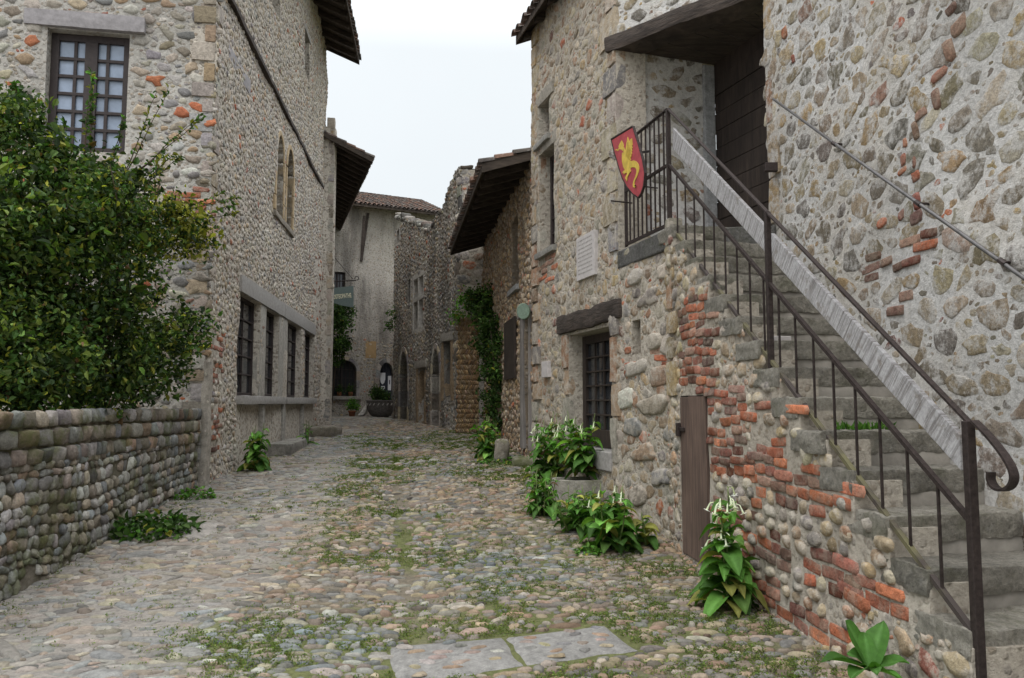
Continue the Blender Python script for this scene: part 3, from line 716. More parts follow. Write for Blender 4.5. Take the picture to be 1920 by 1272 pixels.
def cT(t): m = t.mean(0); return m + (t-m)*.97
def slab(poly, name, label, seed):
    th = thing(name, label, 'paving slab', np.mean(poly, 0), 'mortared slabs across the foreground')
    p = np.array(poly); top = p.copy(); top[:, 2] = G(p[:, 0], p[:, 1]) + .016
    mb = MB(); c = top.mean(0)
    U_, V_ = np.meshgrid(np.linspace(0, 1, 33), np.linspace(0, 1, 17), indexing='ij')
    Q = (top[0]*(1-U_[..., None]) + top[1]*U_[..., None])*(1-V_[..., None]) + (top[3]*(1-U_[..., None]) + top[2]*U_[..., None])*V_[..., None]
    eg = np.minimum(np.minimum(U_, 1-U_)*16, np.minimum(V_, 1-V_)*8).clip(0, 1)
    Q[..., :2] += ((1-eg)*(vn(Q[..., 0]*9, Q[..., 1]*9, seed)-.5)*.022)[..., None]; Q[..., 2] += (fbm(Q[..., 0]*5, Q[..., 1]*5, seed+2)-.5)*.014 - (1-eg)*.018
    ct = .185*(.72+.56*fbm(Q[..., 0]*3.5, Q[..., 1]*3.5, seed+5))[..., None]*np.array([1.03, 1.0, .94])
    i_, j_ = np.meshgrid(np.arange(32), np.arange(16), indexing='ij'); k_ = (i_*17+j_).ravel(); mb.add(Q.reshape(-1, 3), np.stack([k_, k_+1, k_+18, k_+17], 1)[:, ::-1], ct.reshape(-1, 3))
    mb.prism(np.array([q - (0, 0, .12) for q in cT(top)]), (0, 0, .095), (.2, .185, .165))
    g = np.random.default_rng(seed); u, v = g.random(70), g.random(70)
    q = (top[0]*(1-u)[:, None] + top[1]*u[:, None])*(1-v)[:, None] + (top[3]*(1-u)[:, None] + top[2]*u[:, None])*v[:, None]
    ok = in_poly(q[:, 0], q[:, 1], poly, -.18); q = q[ok]; out = []
    for k in q:
        if all((abs(k[0]-o[0])/.11)**2 + (abs(k[1]-o[1])/.08)**2 > 1 for o in out): out.append(k)
    q = np.array(out); n = len(q)
    zf = lambda x, y, h: np.stack(np.broadcast_arrays(x, y, np.interp(x, [top[0, 0], top[1, 0]], [top[0, 2], top[1, 2]])*0 + c[2] + (x-c[0])*(top[1, 2]-top[0, 2])/(top[1, 0]-top[0, 0]) + (y-c[1])*(top[0, 2]-top[3, 2])/(top[0, 1]-top[3, 1]) + h), -1)
    stones(mb, zf, q[:, 0], q[:, 1], g.uniform(.035, .07, n), g.uniform(.02, .035, n), g.normal(0, .3, n), np.full(n, .010), pick('road', n, seed)*.75, 9, .14, mi=0, seed=seed)
    mb.build('slab', M['road'], th, smooth=True)
    gp = MB()   # dark joint round it
    for k in range(4):
        a, b = top[k], top[(k+1) % 4]; gp.bar(a - (0, 0, .028), b - (0, 0, .028), .012, .03, (0, 0, 1), (.05,.045,.04))
    gp.build('joint', M['soil'], th)
slab(slabA, 'paving_slab', 'flat mortar slab set with pebbles, left one of the pair at the bottom edge', 4)
slab(slabB, 'paving_slab', 'flat mortar slab set with pebbles, right one of the pair, nearer the stairs', 9)

def arch_mask_fill(mb, W, r, zs, pointed, mi=0, h=.0, depth=.35):
    """masonry between a square hole and the arch inside it"""
    a, b, c, d = r; ins = arch_pts(a, b, zs, d, pointed); k = len(ins)//2
    for corner, part in (((a, d), ins[:k+1]), ((b, d), ins[k:])):
        mb.prism(np.array([W.P(x, z, -depth)[0] for x, z in [corner] + part]), W.n3*(depth+h), (.3,.3,.3), mi)

# ------------------------------------------------------------------ right house
RH = thing('stone_house', 'tall right-hand house of pebbles and brick with dark plank door up an outside stair', 'house', (1.9, 9.0, .1))
LAND = 3.42
s160 = WA.hit(1160, 430)[0]
hA_door = WA.rect(1066, 1146, 622, 858, 1140); hA_door = (hA_door[0], hA_door[1], WA.hit(1140, 868)[1], WA.hit(1140, 612)[1])
hA_w1 = WA.rect(1011, 1031, 190, 262); hA_w2 = WA.rect(1013, 1041, 280, 468); hA_n = WA.rect(1184, 1200, 600, 664)
holesA = [hA_door, hA_w1, hA_w2, hA_n]
cornerA = (s160, WA.L + 1, LAND, 99)
brA = [WA.rect(1012, 1040, 480, 530) + (.6,), WA.rect(1170, 1245, 640, 700) + (.35,)]
mb = MB(); wall_mesh(mb, WA, -.2, 7.9, holesA + [cornerA], .10, .38)
fill(mb, WA, -.1, 7.85, holesA + [cornerA], 'tan', .085, .012, 1.25, 28000, 51, .12, .02, bricks=brA, redp=.05, jag=.25, gap=1.04, pw=4.0)
quoins(mb, WA, s160, -1, LAND, 7.6, 61, .36, .34, .01, 'pale')
quoins(mb, WA, 0, 1, .7, 7.7, 62, .32, .26, .01, 'tan')
lump = [(1192,690,26,20),(1238,705,24,26),(1222,760,34,24),(1186,802,24,20),(1252,645,18,26),(1172,748,22,26),(1258,812,20,28),(1205,850,28,22),(1236,895,24,20),(1195,930,20,24),(1215,560,24,18),(1262,560,18,30),(1248,505,22,24),(1190,520,18,20),(1225,640,16,22)]
Pl = np.array([WA.hit(q_[0], q_[1]) for q_ in lump]); dl = np.array([WA.pt(q_[0], q_[1])[1] for q_ in lump])
stones(mb, lambda s, z, h: WA.P(s, z, WA.disp(s, z)+h), Pl[:, 0], Pl[:, 1], np.array([q_[2] for q_ in lump])*dl/F*1.7, np.array([q_[3] for q_ in lump])*dl/F*.75, np.full(len(lump), .1), np.full(len(lump), .03), pick('pale', len(lump), 14, .12), 16, .2, 3, ((1,-.5),(.95,.7),(.75,1.0)), seed=79)
# dressed jambs of the street door and of the upper windows
for (r, wd) in ((hA_door, .2), (hA_w1, .13), (hA_w2, .15)):
    quoins(mb, WA, r[0], -1, r[2], r[3], 63, .4, wd, .004, 'tan'); quoins(mb, WA, r[1], 1, r[2], r[3]-.1, 64, .45, wd, .004, 'tan')
mb.build('street_wall', [M['mort_right'], M['rubble']], RH, smooth=True)
mb = MB(); wall_mesh(mb, WR, LAND-.1, 5.95, [], .1, .1)
fill(mb, WR, LAND, 5.9, [], 'rub', .10, .02, 1.5, 1300, 71, .09, gap=1.2, jag=.25, redp=.06); mb.build('landing_wall', [M['mort_big'], M['rubble_pale']], RH, smooth=True)
zbm = WU.hit(1168, 92)[1]
mb = MB(); wall_mesh(mb, WU, zbm+.17, 7.9, [], .1, .3); fill(mb, WU, zbm+.2, 7.85, [], 'rub', .10, .02, 1.25, 2600, 72, .14, jag=.22, gap=1.08, pw=2.4, redp=.05)
mb.build('wall_above_beam', [M['mort_big'], M['rubble_pale']], RH, smooth=True)
mb = MB(); wall_mesh(mb, WW, -.2, 7.9, [], .10, .3)
brW = [WW.rect(1618, 1745, 468, 520) + (.55,), WW.rect(1655, 1720, 560, 600) + (.4,)]
fill(mb, WW, -.1, 7.8, [], 'rub', .10, .014, 1.5, 18000, 73, .055, gap=1.03, jag=.25, K=12, pw=2.6, bricks=brW, redp=.02, sq=2.6, prof=((1.0,-.3),(.93,.5),(.7,.9)))
bits = [(1790,18,16,9),(1800,50,22,16),(1780,95,14,24),(1762,140,20,10),(1755,187,11,22),(1728,214,17,9),(1717,245,9,20),(1697,268,5,10),(1693,300,8,12),(1714,303,6,13),(1692,321,14,6),(1716,331,11,11),(1719,377,9,18),(1717,408,17,13),(1690,404,10,9),(1473,62,9,13),(1487,111,5,9),(1580,745,14,12),(1655,418,16,9)]
P_ = np.array([WW.hit(q[0], q[1]) for q in bits]); dW = np.array([WW.pt(q[0], q[1])[1] for q in bits])
stones(mb, lambda s, z, h: WW.P(s, z, WW.disp(s, z)+h), P_[:, 0], P_[:, 1], np.array([q[2] for q in bits])*dW/F*1.1, np.array([q[3] for q in bits])*dW/F, np.full(len(bits), .15), np.full(len(bits), .012), pick('brick', len(bits), 4, .1), 8, .10, 5, ((1,-.5),(.95,.75),(.6,1.0)), seed=77, mi=2)
quoins(mb, WW, 0, 1, LAND, 5.9, 78, .5, .22, .005, 'tan')
mb.build('wall_beside_stair', [M['mort_big'], M['rubble_pale']], RH, smooth=True)
# the big beam over the landing, its soffit boards and the door
b0, b1 = WU.P(-.12, zbm, 0)[0], WU.P(WU.L+.05, zbm, 0)[0]
mb = MB(); rough_box(mb, b0 - WU.n3*.30, WU.e3*(WU.L+.2), WU.n3*.36, (0, 0, .21), (26, 5, 4), .022, 3.2, 5, .03)
mb.build('oak_beam', M['beam'], RH, smooth=True)
mb = MB(); sp = np.array([(1.30, 9.2), (2.62, 7.98), (3.0, 8.45), (2.62, 9.72)])
for k in range(9):
    a, b = k/9+.004, (k+1)/9-.004; L0, L1 = sp[0], sp[1]; R0, R1 = sp[3], sp[2]
    q = [L0+(L1-L0)*a, R0+(R1-R0)*a, R0+(R1-R0)*b, L0+(L1-L0)*b]
    mb.prism(np.array([np.append(v, zbm+.03+.004*(k % 3)) for v in q]), (0, 0, .05))
mb.build('soffit_board', M['eave'], RH)
do = planks('plank_door', WD, (0.02, WD.L+.1, LAND+.02, zbm+.06), 0, 11, RH, 'wood_dark', False, 3, .05)
hp = WW.pt(1452, 315, .04); mb = MB(); mb.box(hp + np.array([-.1, -.03, -.04]), (.14, 0, 0), (0, .06, 0), (0, 0, .09)); mb.build('hinge_block', M['iron'], do, bevel=.006)
mb = MB(); mb.wbox(WR, WR.L-.17, WR.L-.01, LAND, zbm, -.02, .05); mb.build('door_jamb', M['ashlar'], RH, bevel=.015)
# street door with its crooked timber lintel
lz = WA.hit(1140, 604)[1]
la, lb = WA.pt(1047, 626), WA.pt(1166, 577)
mb = MB(); ss0, ss1 = WA.hit(1047, 630)[0], WA.hit(1166, 590)[0]
rough_box(mb, WA.P(min(ss0, ss1), lz-.02, -.3)[0], WA.e3*abs(ss1-ss0), WA.n3*.345, (0, 0, .27), (22, 4, 5), .028, 3.0, 9, .04)
mb.build('door_lintel', M['beam'], RH, smooth=True)
a, b, c, d = hA_door
gd = casement('glazed_door', WA, (a+.02, b-.02, c+.14, d-.02), -.20, 4, 6, RH, 'wood_dark', 'glass', .11, .022, 1, skipbottom=.12)
mb = MB(); mb.wbox(WA, a-.02, b+.02, c-.1, c+.13, -.36, .03); mb.build('door_sill', M['slate_stone'], RH, bevel=.012)
for r, sd_ in ((hA_w1, 1), (hA_w2, 2)):
    casement('window', WA, (r[0]+.01, r[1]-.01, r[2]+.01, r[3]-.01), -.16, 2, 3*sd_, RH, 'frame', 'glass', .06, .02, 1)
    mb = MB(); rough_box(mb, WA.P(r[0]-.16, r[3], -.32)[0], WA.e3*(r[1]-r[0]+.32), WA.n3*.34, (0, 0, .2), (8, 3, 3), .01, 4, sd_, .02, (.30,.275,.235)); mb.build('window_lintel', M['ashlar'], RH, smooth=True)
    mb = MB(); rough_box(mb, WA.P(r[0]-.1, r[2]-.1, -.32)[0], WA.e3*(r[1]-r[0]+.2), WA.n3*.40, (0, 0, .1), (8, 3, 2), .01, 4, sd_+3, .02, (.25,.24,.22)); mb.build('window_sill', M['ashlar'], RH, smooth=True)
mb = MB(); mb.wbox(WA, hA_n[0]-.02, hA_n[1]+.02, hA_n[2]-.02, hA_n[3]+.02, -.40, -.30); mb.build('niche_back', M['mort_right'], RH)
# roof corner far above
zedge = 5.95 + CAMZ
roof(WA, -.12, 3.2, zedge+.1, .24, 2.5, math.radians(24), RH, 9, .6)
# marble plaque with worn lines, small plate
def plaque(name, W, r, label, lines, mat='marble', th=.03):
    t = thing(name, label, 'plaque', W.P((r[0]+r[1])/2, r[2], 0)[0])
    MB().wbox(W, r[0], r[1], r[2], r[3], -.02, th+.02).build('panel', M[mat], t, bevel=.006)
    if lines:
        l = MB(); g = np.random.default_rng(3); wd = r[1]-r[0]; hh = (r[3]-r[2])/(lines+1.5)
        for k in range(lines):
            z = r[3]-hh*(k+1.2); s = r[0]+wd*.1
            while s < r[1]-wd*.12:
                q = g.uniform(.015, .05); l.wbox(W, s, min(s+q, r[1]-wd*.1), z, z+hh*.35, th+.019, th+.0212); s += q+.012
        l.build('worn_lettering', M['slate_stone'], t)
plaque('wall_plaque', WA, WA.rect(1087, 1121, 440, 522), 'pale marble plaque with faint worn lines, high on the right house beside the landing railing', 9)
plaque('wall_plaque', WA, WA.rect(1021, 1032, 678, 708), 'small pale blank plate low on the right house, left of the glazed door', 0)

# ------------------------------------------------------------------ outside stair
ST = thing('stone_staircase', 'steep worn grey stone stair with cobble and brick side wall', 'staircase', (2.3, 4.5, .1))
def xside(y): return 2.16 - .1246*(y-3.6)
Y0, ZS, RISE, TREAD = 3.75, .555, .22, .31
def ztop(y): return ZS + RISE*np.floor((np.asarray(y)-Y0)/TREAD)
def maskS(s, z):
    y = 8.0 - s/WS.L*4.4
    return z < np.minimum(ztop(y), LAND) - .07
hS_door = WS.rect(1279, 1331, 742, 1044, 1300)
hS_door = (hS_door[0], hS_door[1], hS_door[2]-.02, hS_door[3])
zz = WS.hit(1300, 560)[1]
brS = [WS.rect(1280, 1342, 560, 740) + (.98,), WS.rect(1333, 1402, 725, 1060) + (.97, .22), WS.rect(1404, 1590, 870, 1180) + (.96, .40), WS.rect(1575, 1740, 930, 1150) + (.55, .42), WS.rect(1410, 1500, 730, 865) + (.4, .55)]
mb = MB(); wall_mesh(mb, WS, -.2, LAND, [hS_door], .045, .3, maskS)
fill(mb, WS, -.1, LAND, [hS_door], 'tan', .072, .012, 1.25, 14000, 81, .24, .01, maskS, brS, redp=.08, jag=.2, gap=.97)
quoins(mb, WS, 0, 1, 1.3, LAND-.1, 82, .3, .22, .01, 'tan')
mb.build('side_wall', [M['mort_right'], M['rubble']], ST, smooth=True)
ex = np.array([.978, .21, 0]); ey = np.array([-.1246, .992, 0])
for i in range(-3, 14):
    y = Y0 + TREAD*i; z = ZS + RISE*i; g = np.random.default_rng(i+40)
    o = np.array([xside(y) - .012 + g.uniform(-.025, .015), y - .02*g.random(), z - .145])
    mb = MB(); rough_box(mb, o, ex*1.08, ey*.42, (0, 0, .145), (44, 12, 7), .009, 16, i+9, .012, np.array([.36,.335,.285])*g.uniform(.85, 1.15))
    st = mb.build('step', M['step'], ST, smooth=True)
    mb = MB(); rough_box(mb, np.array([xside(y) + .14, y + .035, z - RISE - .03]), ex*.90, ey*.3, (0, 0, .125), (8, 3, 3), .006, 3, i, .012); mb.build('riser', M['cement'], st, smooth=True)
lp = [(1.60, 8.0), (1.25, 9.2), (2.62, 9.7), (2.98, 8.6), (2.68, 7.8)]
MB().prism(np.array([(x, y, LAND-.22) for x, y in lp]), (0, 0, .215), (.17,.165,.155)).build('landing', M['step'], ST, bevel=.02)
sd_ = planks('storage_door', WS, (hS_door[0]+.01, hS_door[1]-.03, hS_door[2]+.01, hS_door[3]-.01), .015, 3, ST, 'wood_door', True, 5, .04)
mb = MB(); mb.wbox(WS, hS_door[0]-.02, hS_door[1]+.02, hS_door[2], hS_door[3]+.02, -.32, -.25); mb.build('dark_recess', M['void'], ST)
hz = WS.hit(1290, 806)[1]; mb = MB(); mb.wbox(WS, hS_door[0]-.05, hS_door[0]+.15, hz-.02, hz+.02, .016, .035); mb.wbox(WS, hS_door[0]-.03, hS_door[0]+.04, hz-.07, hz+.06, .017, .05); mb.build('latch', M['iron'], sd_, bevel=.005)
# rough footing under the last steps
mb = MB(); g = np.random.default_rng(3)
for k in range(26):
    y = g.uniform(2.6, 4.9); s = g.uniform(.07, .2); p = np.array([xside(y) - g.uniform(-.05, .16), y, float(G(2, y)) - .06 + g.uniform(0, .2)*(y < 4.2)])
    rough_box(mb, p, (s*1.3, .02, 0), (.03, s*1.2, 0), (0, 0, s), (5, 5, 5), .02, 5, k, s*.4, pick('tan', 1, k)[0])
mb.build('footing', M['rubble'], ST, smooth=True)
o = MB(); p = WS.pt(1447, 652, -.12); o.box(p, ex*.17, ey*.05, (0, 0, .09)); o.build('letter_ledge', M['marble'], ST, bevel=.006)

# ------------------------------------------------------------------ stair railing
hR = -.03
def q(px, py, h=hR, W=WS): return W.pt(px, py, h)
RL = thing('stair_railing', 'rust-brown iron stair railing with a flaking white board under its handrail', 'railing', q(1836, 1238))
foot, ftop = q(1836, 1238), q(1827, 790); tb, tt = q(1256, 424), q(1256, 200); up = np.array([0, 0, 1.])
e = WS.e3; n3 = WS.n3
MB().bar(foot - up*.08, np.array([foot[0], foot[1], ftop[2]]), .046, .04, n3).build('post', M['iron'], RL, bevel=.004)
MB().bar(tb - up*.1, np.array([tb[0], tb[1], tt[2]]), .045, .04, n3).build('post', M['iron'], RL, bevel=.004)
def lerp(a, b, t): return a + (b-a)*t
top_a, top_b = np.array([tb[0], tb[1], tt[2]]), np.array([foot[0], foot[1], ftop[2]])
mid_t = (q(1441, 500)[1]-tb[1])/(foot[1]-tb[1])
mtop = lerp(top_a, top_b, mid_t)
bot_a, bot_b = tb + up*.02, np.array([foot[0], foot[1], q(1838, 1200)[2]])
mbot = lerp(bot_a, bot_b, mid_t)
MB().bar(mbot - up*.12, mtop, .04, .04, n3).build('post', M['iron'], RL, bevel=.004)
# handrail with its scroll at the foot
hr = [top_a - e*.0, top_b]; dirn = (top_b-top_a)/np.linalg.norm(top_b-top_a)
mb = MB(); mb.bar(top_a, top_b + dirn*.02, .032, .012, n3)
ctr = top_b + dirn*.33; pts = [top_b + dirn*.0]
sc0, sc1 = q(1897, 868), q(1880, 922)
path = [(1827,790),(1850,812),(1872,838),(1888,860),(1899,880),(1903,898),(1896,914),(1880,921),(1865,915),(1857,900),(1858,886)]
pp = np.array([WS.pt(a, b, hR) for a, b in path])
ts = np.linspace(0, len(pp)-1, 40); sp_ = np.stack([np.interp(ts, range(len(pp)), pp[:, k]) for k in range(3)], 1)
for _ in range(3): sp_[1:-1] = (sp_[:-2] + 2*sp_[1:-1] + sp_[2:])/4
for k in range(len(sp_)-1): mb.bar(sp_[k], sp_[k+1] + (sp_[k+1]-sp_[k])*.15, .042, .012, n3)
mb.build('handrail', M['iron'], RL)
ma, mbp = q(1257, 306), q(1840, 985); mbp = np.array([foot[0], foot[1], mbp[2]]); ma = np.array([tb[0], tb[1], ma[2]])
MB().bar(ma, mbp, .028, .024, n3).build('middle_rail', M['iron'], RL)
MB().bar(bot_a, bot_b, .03, .026, n3).build('bottom_rail', M['iron_old'], RL, label='lower rail greened with algae')
nb = 18
for k in range(1, nb):
    t = k/nb
    if abs(t-mid_t) < .012: continue
    a, b = lerp(bot_a, bot_b, t), lerp(ma, mbp, t); MB().bar(a, b, .0125, .0125, n3).build('baluster', M['iron'], RL)
# flaking board: two lengths of plank
bA0, bA1 = q(1253, 232, -.02), q(1253, 272, -.02); bB0, bB1 = q(1818, 835, -.02), q(1818, 905, -.02)
bA0[:2] = bA1[:2] = tb[:2]; bB0[:2] = bB1[:2] = foot[:2] - e[:2]*.02
for t0, t1 in ((.02, mid_t-.012), (mid_t+.008, .985)):
    a, b, c, d = lerp(bA0, bB0, t0), lerp(bA0, bB0, t1), lerp(bA1, bB1, t1), lerp(bA1, bB1, t0)
    MB().prism(np.array([a, b, c, d]) - n3*.045, n3*.03).build('board', M['wood_rail'], RL, bevel=.004)
# landing railing: same plane as the street front
def qa(px, py, h=-.04): return WA.pt(px, py, h)
e1 = qa(1174, 400); la_t, la_m, la_b = (np.array([e1[0], e1[1], z]) for z in (tt[2]-.02, ma[2], tb[2]+.02))
RLg = lambda nm, m_='iron', **kw: dict()
for a_, b_, w_, t_ in ((top_a, la_t, .04, .014), (ma, la_m, .028, .028), (bot_a, la_b, .03, .03)): MB().bar(a_, b_, w_, t_, n3).build('landing_rail', M['iron'], RL)
MB().bar(la_b - up*.04, la_t, .034, .03, n3).build('post', M['iron'], RL)
for k in range(1, 10):
    t = k/10; MB().bar(lerp(bot_a, la_b, t), lerp(top_a, la_t, t), .016, .016, n3).build('baluster', M['iron'], RL)
# steel rod handrail on the wall
WRt = thing('wall_handrail', 'thin grey steel rod handrail pinned slantwise along the rough wall', 'handrail', WW.pt(1600, 290))
r0, r1 = WW.pt(1450, 186, .07), WW.pt(1925, 524, .07); dr = (r1-r0)/np.linalg.norm(r1-r0)
MB().tube([r0, (r0+r1)/2 - up*.01, r1 + dr*1.2], .0125, 8).build('rod', M['rod'], WRt, smooth=True)
for px, py in ((1564, 270), (1722, 382), (1880, 492)):
    p = WW.pt(px, py, .07); MB().tube([p, p - WW.n3*.06 + up*.0, p - WW.n3*.1 - up*.01], .009, 6).tube([p - dr*.03, p + dr*.03], .018, 8).build('bracket', M['iron'], WRt)

# ------------------------------------------------------------------ heraldic shield sign
WSH = Wall(WA.p0 + WA.n*.28, WA.p1 + WA.n*.28)
outl = [(1147,263),(1186,239.5),(1196,271),(1204,300),(1208,325),(1206,347),(1201,362),(1196,369),(1187,363),(1176,350),(1167,333),(1160,311),(1153,287)]
SH = thing('shield_sign', 'red shield-shaped sign with a gold winged dragon, hung from the landing railing', 'sign', WSH.pt(1180, 300))
P = np.array([WSH.pt(a, b) for a, b in outl]); cP = P.mean(0)
MB().prism(P, -WSH.n3*.016, (.33,.045,.055)).build('board', M['vc'], SH)
edge = MB(); Po = cP + (P-cP)*1.035
for k in range(len(P)): edge.bar(Po[k] - WSH.n3*.008, Po[(k+1) % len(P)] - WSH.n3*.008, .012, .026, cP-Po[k])
edge.build('rim', M['iron'], SH)
# the dragon, in the crop's own pixel grid (x 1140 + u/7.07, y 220 + v/7.07)
polys = [
 [(92,440),(108,425),(128,430),(146,412),(140,385),(160,345),(184,308),(196,330),(206,352),(212,380),(205,410),(196,450),(180,428),(150,424),(135,450),(120,440)],   # head
 [(196,410),(206,440),(208,480),(200,540),(240,640),(262,700),(290,690),(300,660),(290,610),(250,560),(238,500),(232,450),(216,400)],                                    # neck and chest
 [(190,470),(186,540),(192,600),(204,660),(228,700),(262,722),(300,700),(306,640),(300,590),(262,520),(230,470)],
 [(262,520),(306,584),(340,574),(378,588),(404,620),(416,668),(412,720),(398,760),(378,800),(372,780),(380,730),(380,690),(362,668),(330,664),(300,672),(280,620)],        # haunch and tail
 [(398,760),(386,800),(362,840),(354,880),(358,900),(368,920),(356,938),(336,924),(332,890),(342,846),(366,790),(380,740)],                                             # tail end
 [(236,450),(250,340),(266,262),(276,300),(284,330),(296,300),(320,280),(326,330),(328,370),(318,380),(330,400),(320,425),(328,440),(316,455),(322,480),(312,500),(316,520),(304,540),(306,570),(290,592),(258,560),(240,500)],  # wing
 [(232,700),(204,718),(196,740),(210,738),(216,762),(228,744),(250,742),(270,720)],                                                                                     # claw
 [(262,720),(300,700),(310,716),(290,742),(276,770),(262,800),(258,840),(250,850),(246,826),(230,808),(240,788),(256,760)],                                             # leg
]
mbd = MB()
for i_, pl in enumerate(polys):
    mbd.prism(np.array([WSH.pt(1140+u/7.07, 220+v/7.07, .0005) for u, v in pl]), WSH.n3*(.0025+.0006*i_), (.52,.37,.055))
for k in range(6):   # feather lines on the wing
    a, b = WSH.pt(1140+(244+k*8)/7.07, 220+(520+k*10)/7.07, .0072), WSH.pt(1140+(262+k*10)/7.07, 220+(330+k*34)/7.07, .0072); mbd.bar(a, b, .004, .002, WSH.e3, (.36,.22,.03))
mbd.build('dragon_emblem', M['vc'], SH)
mb = MB(); mb.tube([WSH.pt(1191, 348, .03), WSH.pt(1191, 348, -.02), WA.pt(1233, 353, -.03)], .008, 6); mb.tube([WA.pt(1146, 377, .3), WA.pt(1185, 381, .02)], .009, 6)
mb.tube([WSH.pt(1203, 286, -.01), WA.pt(1216, 284, -.03)], .014, 6); mb.build('bracket', M['iron'], SH)

# ------------------------------------------------------------------ left house
LH = thing('stone_house', 'tall left house of small pebbles, many-paned window above the shrub, four stone-framed openings below', 'house', (-4.6, 12.0, .4))
zt, zb = WL.hit(449, 547)[1], WL.hit(447, 742)[1]
wins = [(447, 485), (496, 521), (537, 562), (569, 587)]
hL = [(WL.hit(a, 700)[0], WL.hit(b, 700)[0], zb, zt) for a, b in wins]
gz = [WL.rect(518, 531, 252, 405), WL.rect(537, 549, 278, 428)]
sl = [WL.rect(569, 580, 62, 146), WL.rect(512, 526, -60, 28)]
holesL = hL + gz + sl
brL = [WL.rect(392, 420, 620, 850) + (.55, .5), WL.rect(480, 500, 560, 620) + (.25,), WL.rect(590, 604, 480, 620) + (.2, .4)]
def colL(s, z): return np.tile((.3, .3, .3), (len(s), 1))
zg = WL.hit(500, 700)[1]
mb = MB(); wall_mesh(mb, WL, .15, 12.55, holesL, .14, .36)
lowr = [(hL[0][0]-.1, hL[3][1]+.1, -1, zb), (hL[0][0]-.1, hL[3][1]+.1, zt, zt+.32), (hL[1][1], hL[2][0], zb, zt)]
fill(mb, WL, .25, 12.5, holesL + lowr + [(g_[0]-.12, g_[1]+.12, g_[2]-.1, g_[3]+.12) for g_ in gz], 'lite', .056, .016, 1.2, 48000, 91, .32, .02, bricks=brL, redp=.035, jag=.24, gap=.98, K=7, pw=2.4)
for g_, pt_ in zip(gz, (1, 1)): arch_mask_fill(mb, WL, g_, g_[2]+(g_[3]-g_[2])*.72, True, 0, -.002)
quoins(mb, WL, 0, 1, .3, 12.4, 92, .24, .22, .004, 'pale')
mb.build('street_wall', [M['mort_left'], M['rubble']], LH, smooth=True)
for k, h_ in enumerate(hL):
    casement('window', WL, (h_[0], h_[1], h_[2], h_[3]), -.11, 2, 5, LH, 'frame', 'glass', .06, .025, 1)
smid = (hL[1][1]+hL[2][0])/2
for a, b in ((hL[0][0]-.08, smid-.004), (smid+.004, hL[3][1]+.12)):
    mb = MB(); rough_box(mb, WL.P(a, zt, -.34)[0], WL.e3*(b-a), WL.n3*.385, (0, 0, .30), (14, 4, 4), .007, 4, 3, .02); mb.build('window_lintel', M['slate_stone'], LH, smooth=True)
for a, b in ((hL[0][0]-.06, smid-.06), (smid+.05, hL[3][1]+.1)):
    mb = MB(); rough_box(mb, WL.P(a, zb-.15, -.30)[0], WL.e3*(b-a), WL.n3*.42, (0, 0, .152), (14, 4, 3), .008, 4, 6, .02); mb.build('window_sill', M['slate_stone'], LH, smooth=True)
for k, (a, b) in enumerate(((hL[0][1], hL[1][0]), (hL[1][1], hL[2][0]), (hL[2][1], hL[3][0]))):
    mb = MB(); rough_box(mb, WL.P(a+.003, zb+.003, -.20)[0], WL.e3*(b-a-.006), WL.n3*.215, (0, 0, zt-zb-.006), (5, 4, 10), .006, 5, k, .015, (.34,.32,.285)); mb.build('mullion', M['ashlar'], LH, smooth=True)
    m_ = (a+b)/2; w_ = .10 if k != 1 else .17
    zl = float(gw(WL, np.array([m_]))[0]); mb = MB(); rough_box(mb, WL.P(m_-w_, zl-.1, -.05)[0], WL.e3*2*w_, WL.n3*.12, (0, 0, zb-.15-zl+.1), (4, 3, 8), .008, 5, k+4, .02, (.33,.31,.28)); mb.build('pilaster', M['ashlar'], LH, smooth=True)
for (r, blk) in zip(gz, ('slate_stone', 'gold_stone')):
    arch_surround('arch_surround', WL, r, r[2]+(r[3]-r[2])*.72, True, LH, 'gold_stone', .10, .30, .02, True, 'tan', 5)
    mb = MB(); mb.wbox(WL, r[0]+.0, r[1], r[2], r[2]+(r[3]-r[2])*(.74 if blk == 'slate_stone' else 1), -.30, -.16 if blk == 'slate_stone' else -.28); mb.build('blocking', M[blk] if blk == 'slate_stone' else M['void'], LH)
mb = MB(); rough_box(mb, WL.P(gz[0][0]-.15, gz[1][2]-.14, -.2)[0], WL.e3*(gz[1][1]-gz[0][0]+.3), WL.n3*.25, (0, 0, .12), (8, 3, 3), .01, 4, 8, .02, (.25,.22,.18)); mb.build('arch_sill', M['ashlar'], LH, smooth=True)
for r in sl:
    MB().wbox(WL, r[0]-.02, r[1]+.02, r[2]-.02, r[3]+.02, -.36, -.30).build('slit_window', M['void'], LH)
    MB().wbox(WL, r[0]-.12, r[1]+.12, r[3], r[3]+.14, -.3, .02).build('slit_lintel', M['slate_stone'], LH, bevel=.01)
# string course
c0, c1 = WL.hit(432, 4), WL.hit(604, 322)
mb = MB(); rough_box(mb, WL.P(0.2, c0[1]-.06, -.1)[0], WL.e3*(c1[0]-.2), WL.n3*.17, (0, 0, .10), (60, 3, 2), .012, 3, 2, .02, (.12,.105,.09)); mb.build('string_course', M['beam'], LH, smooth=True)
t0, t1 = WL.hit(426, 95), WL.hit(467, 170)
mb = MB(); rough_box(mb, WL.P(t0[0], t1[1]-.1, -.08)[0], WL.e3*(t1[0]-t0[0]), WL.n3*.11, (0, 0, .26), (16, 3, 4), .012, 4, 2, .02); mb.build('old_timber_plate', M['lintel_blue'], LH, smooth=True)
roof(WL, -.3, WL.L+.12, 12.02+.95*math.tan(math.radians(23)), .95, 4.5, math.radians(23), LH, 12, .62, rf=(.11, .15))
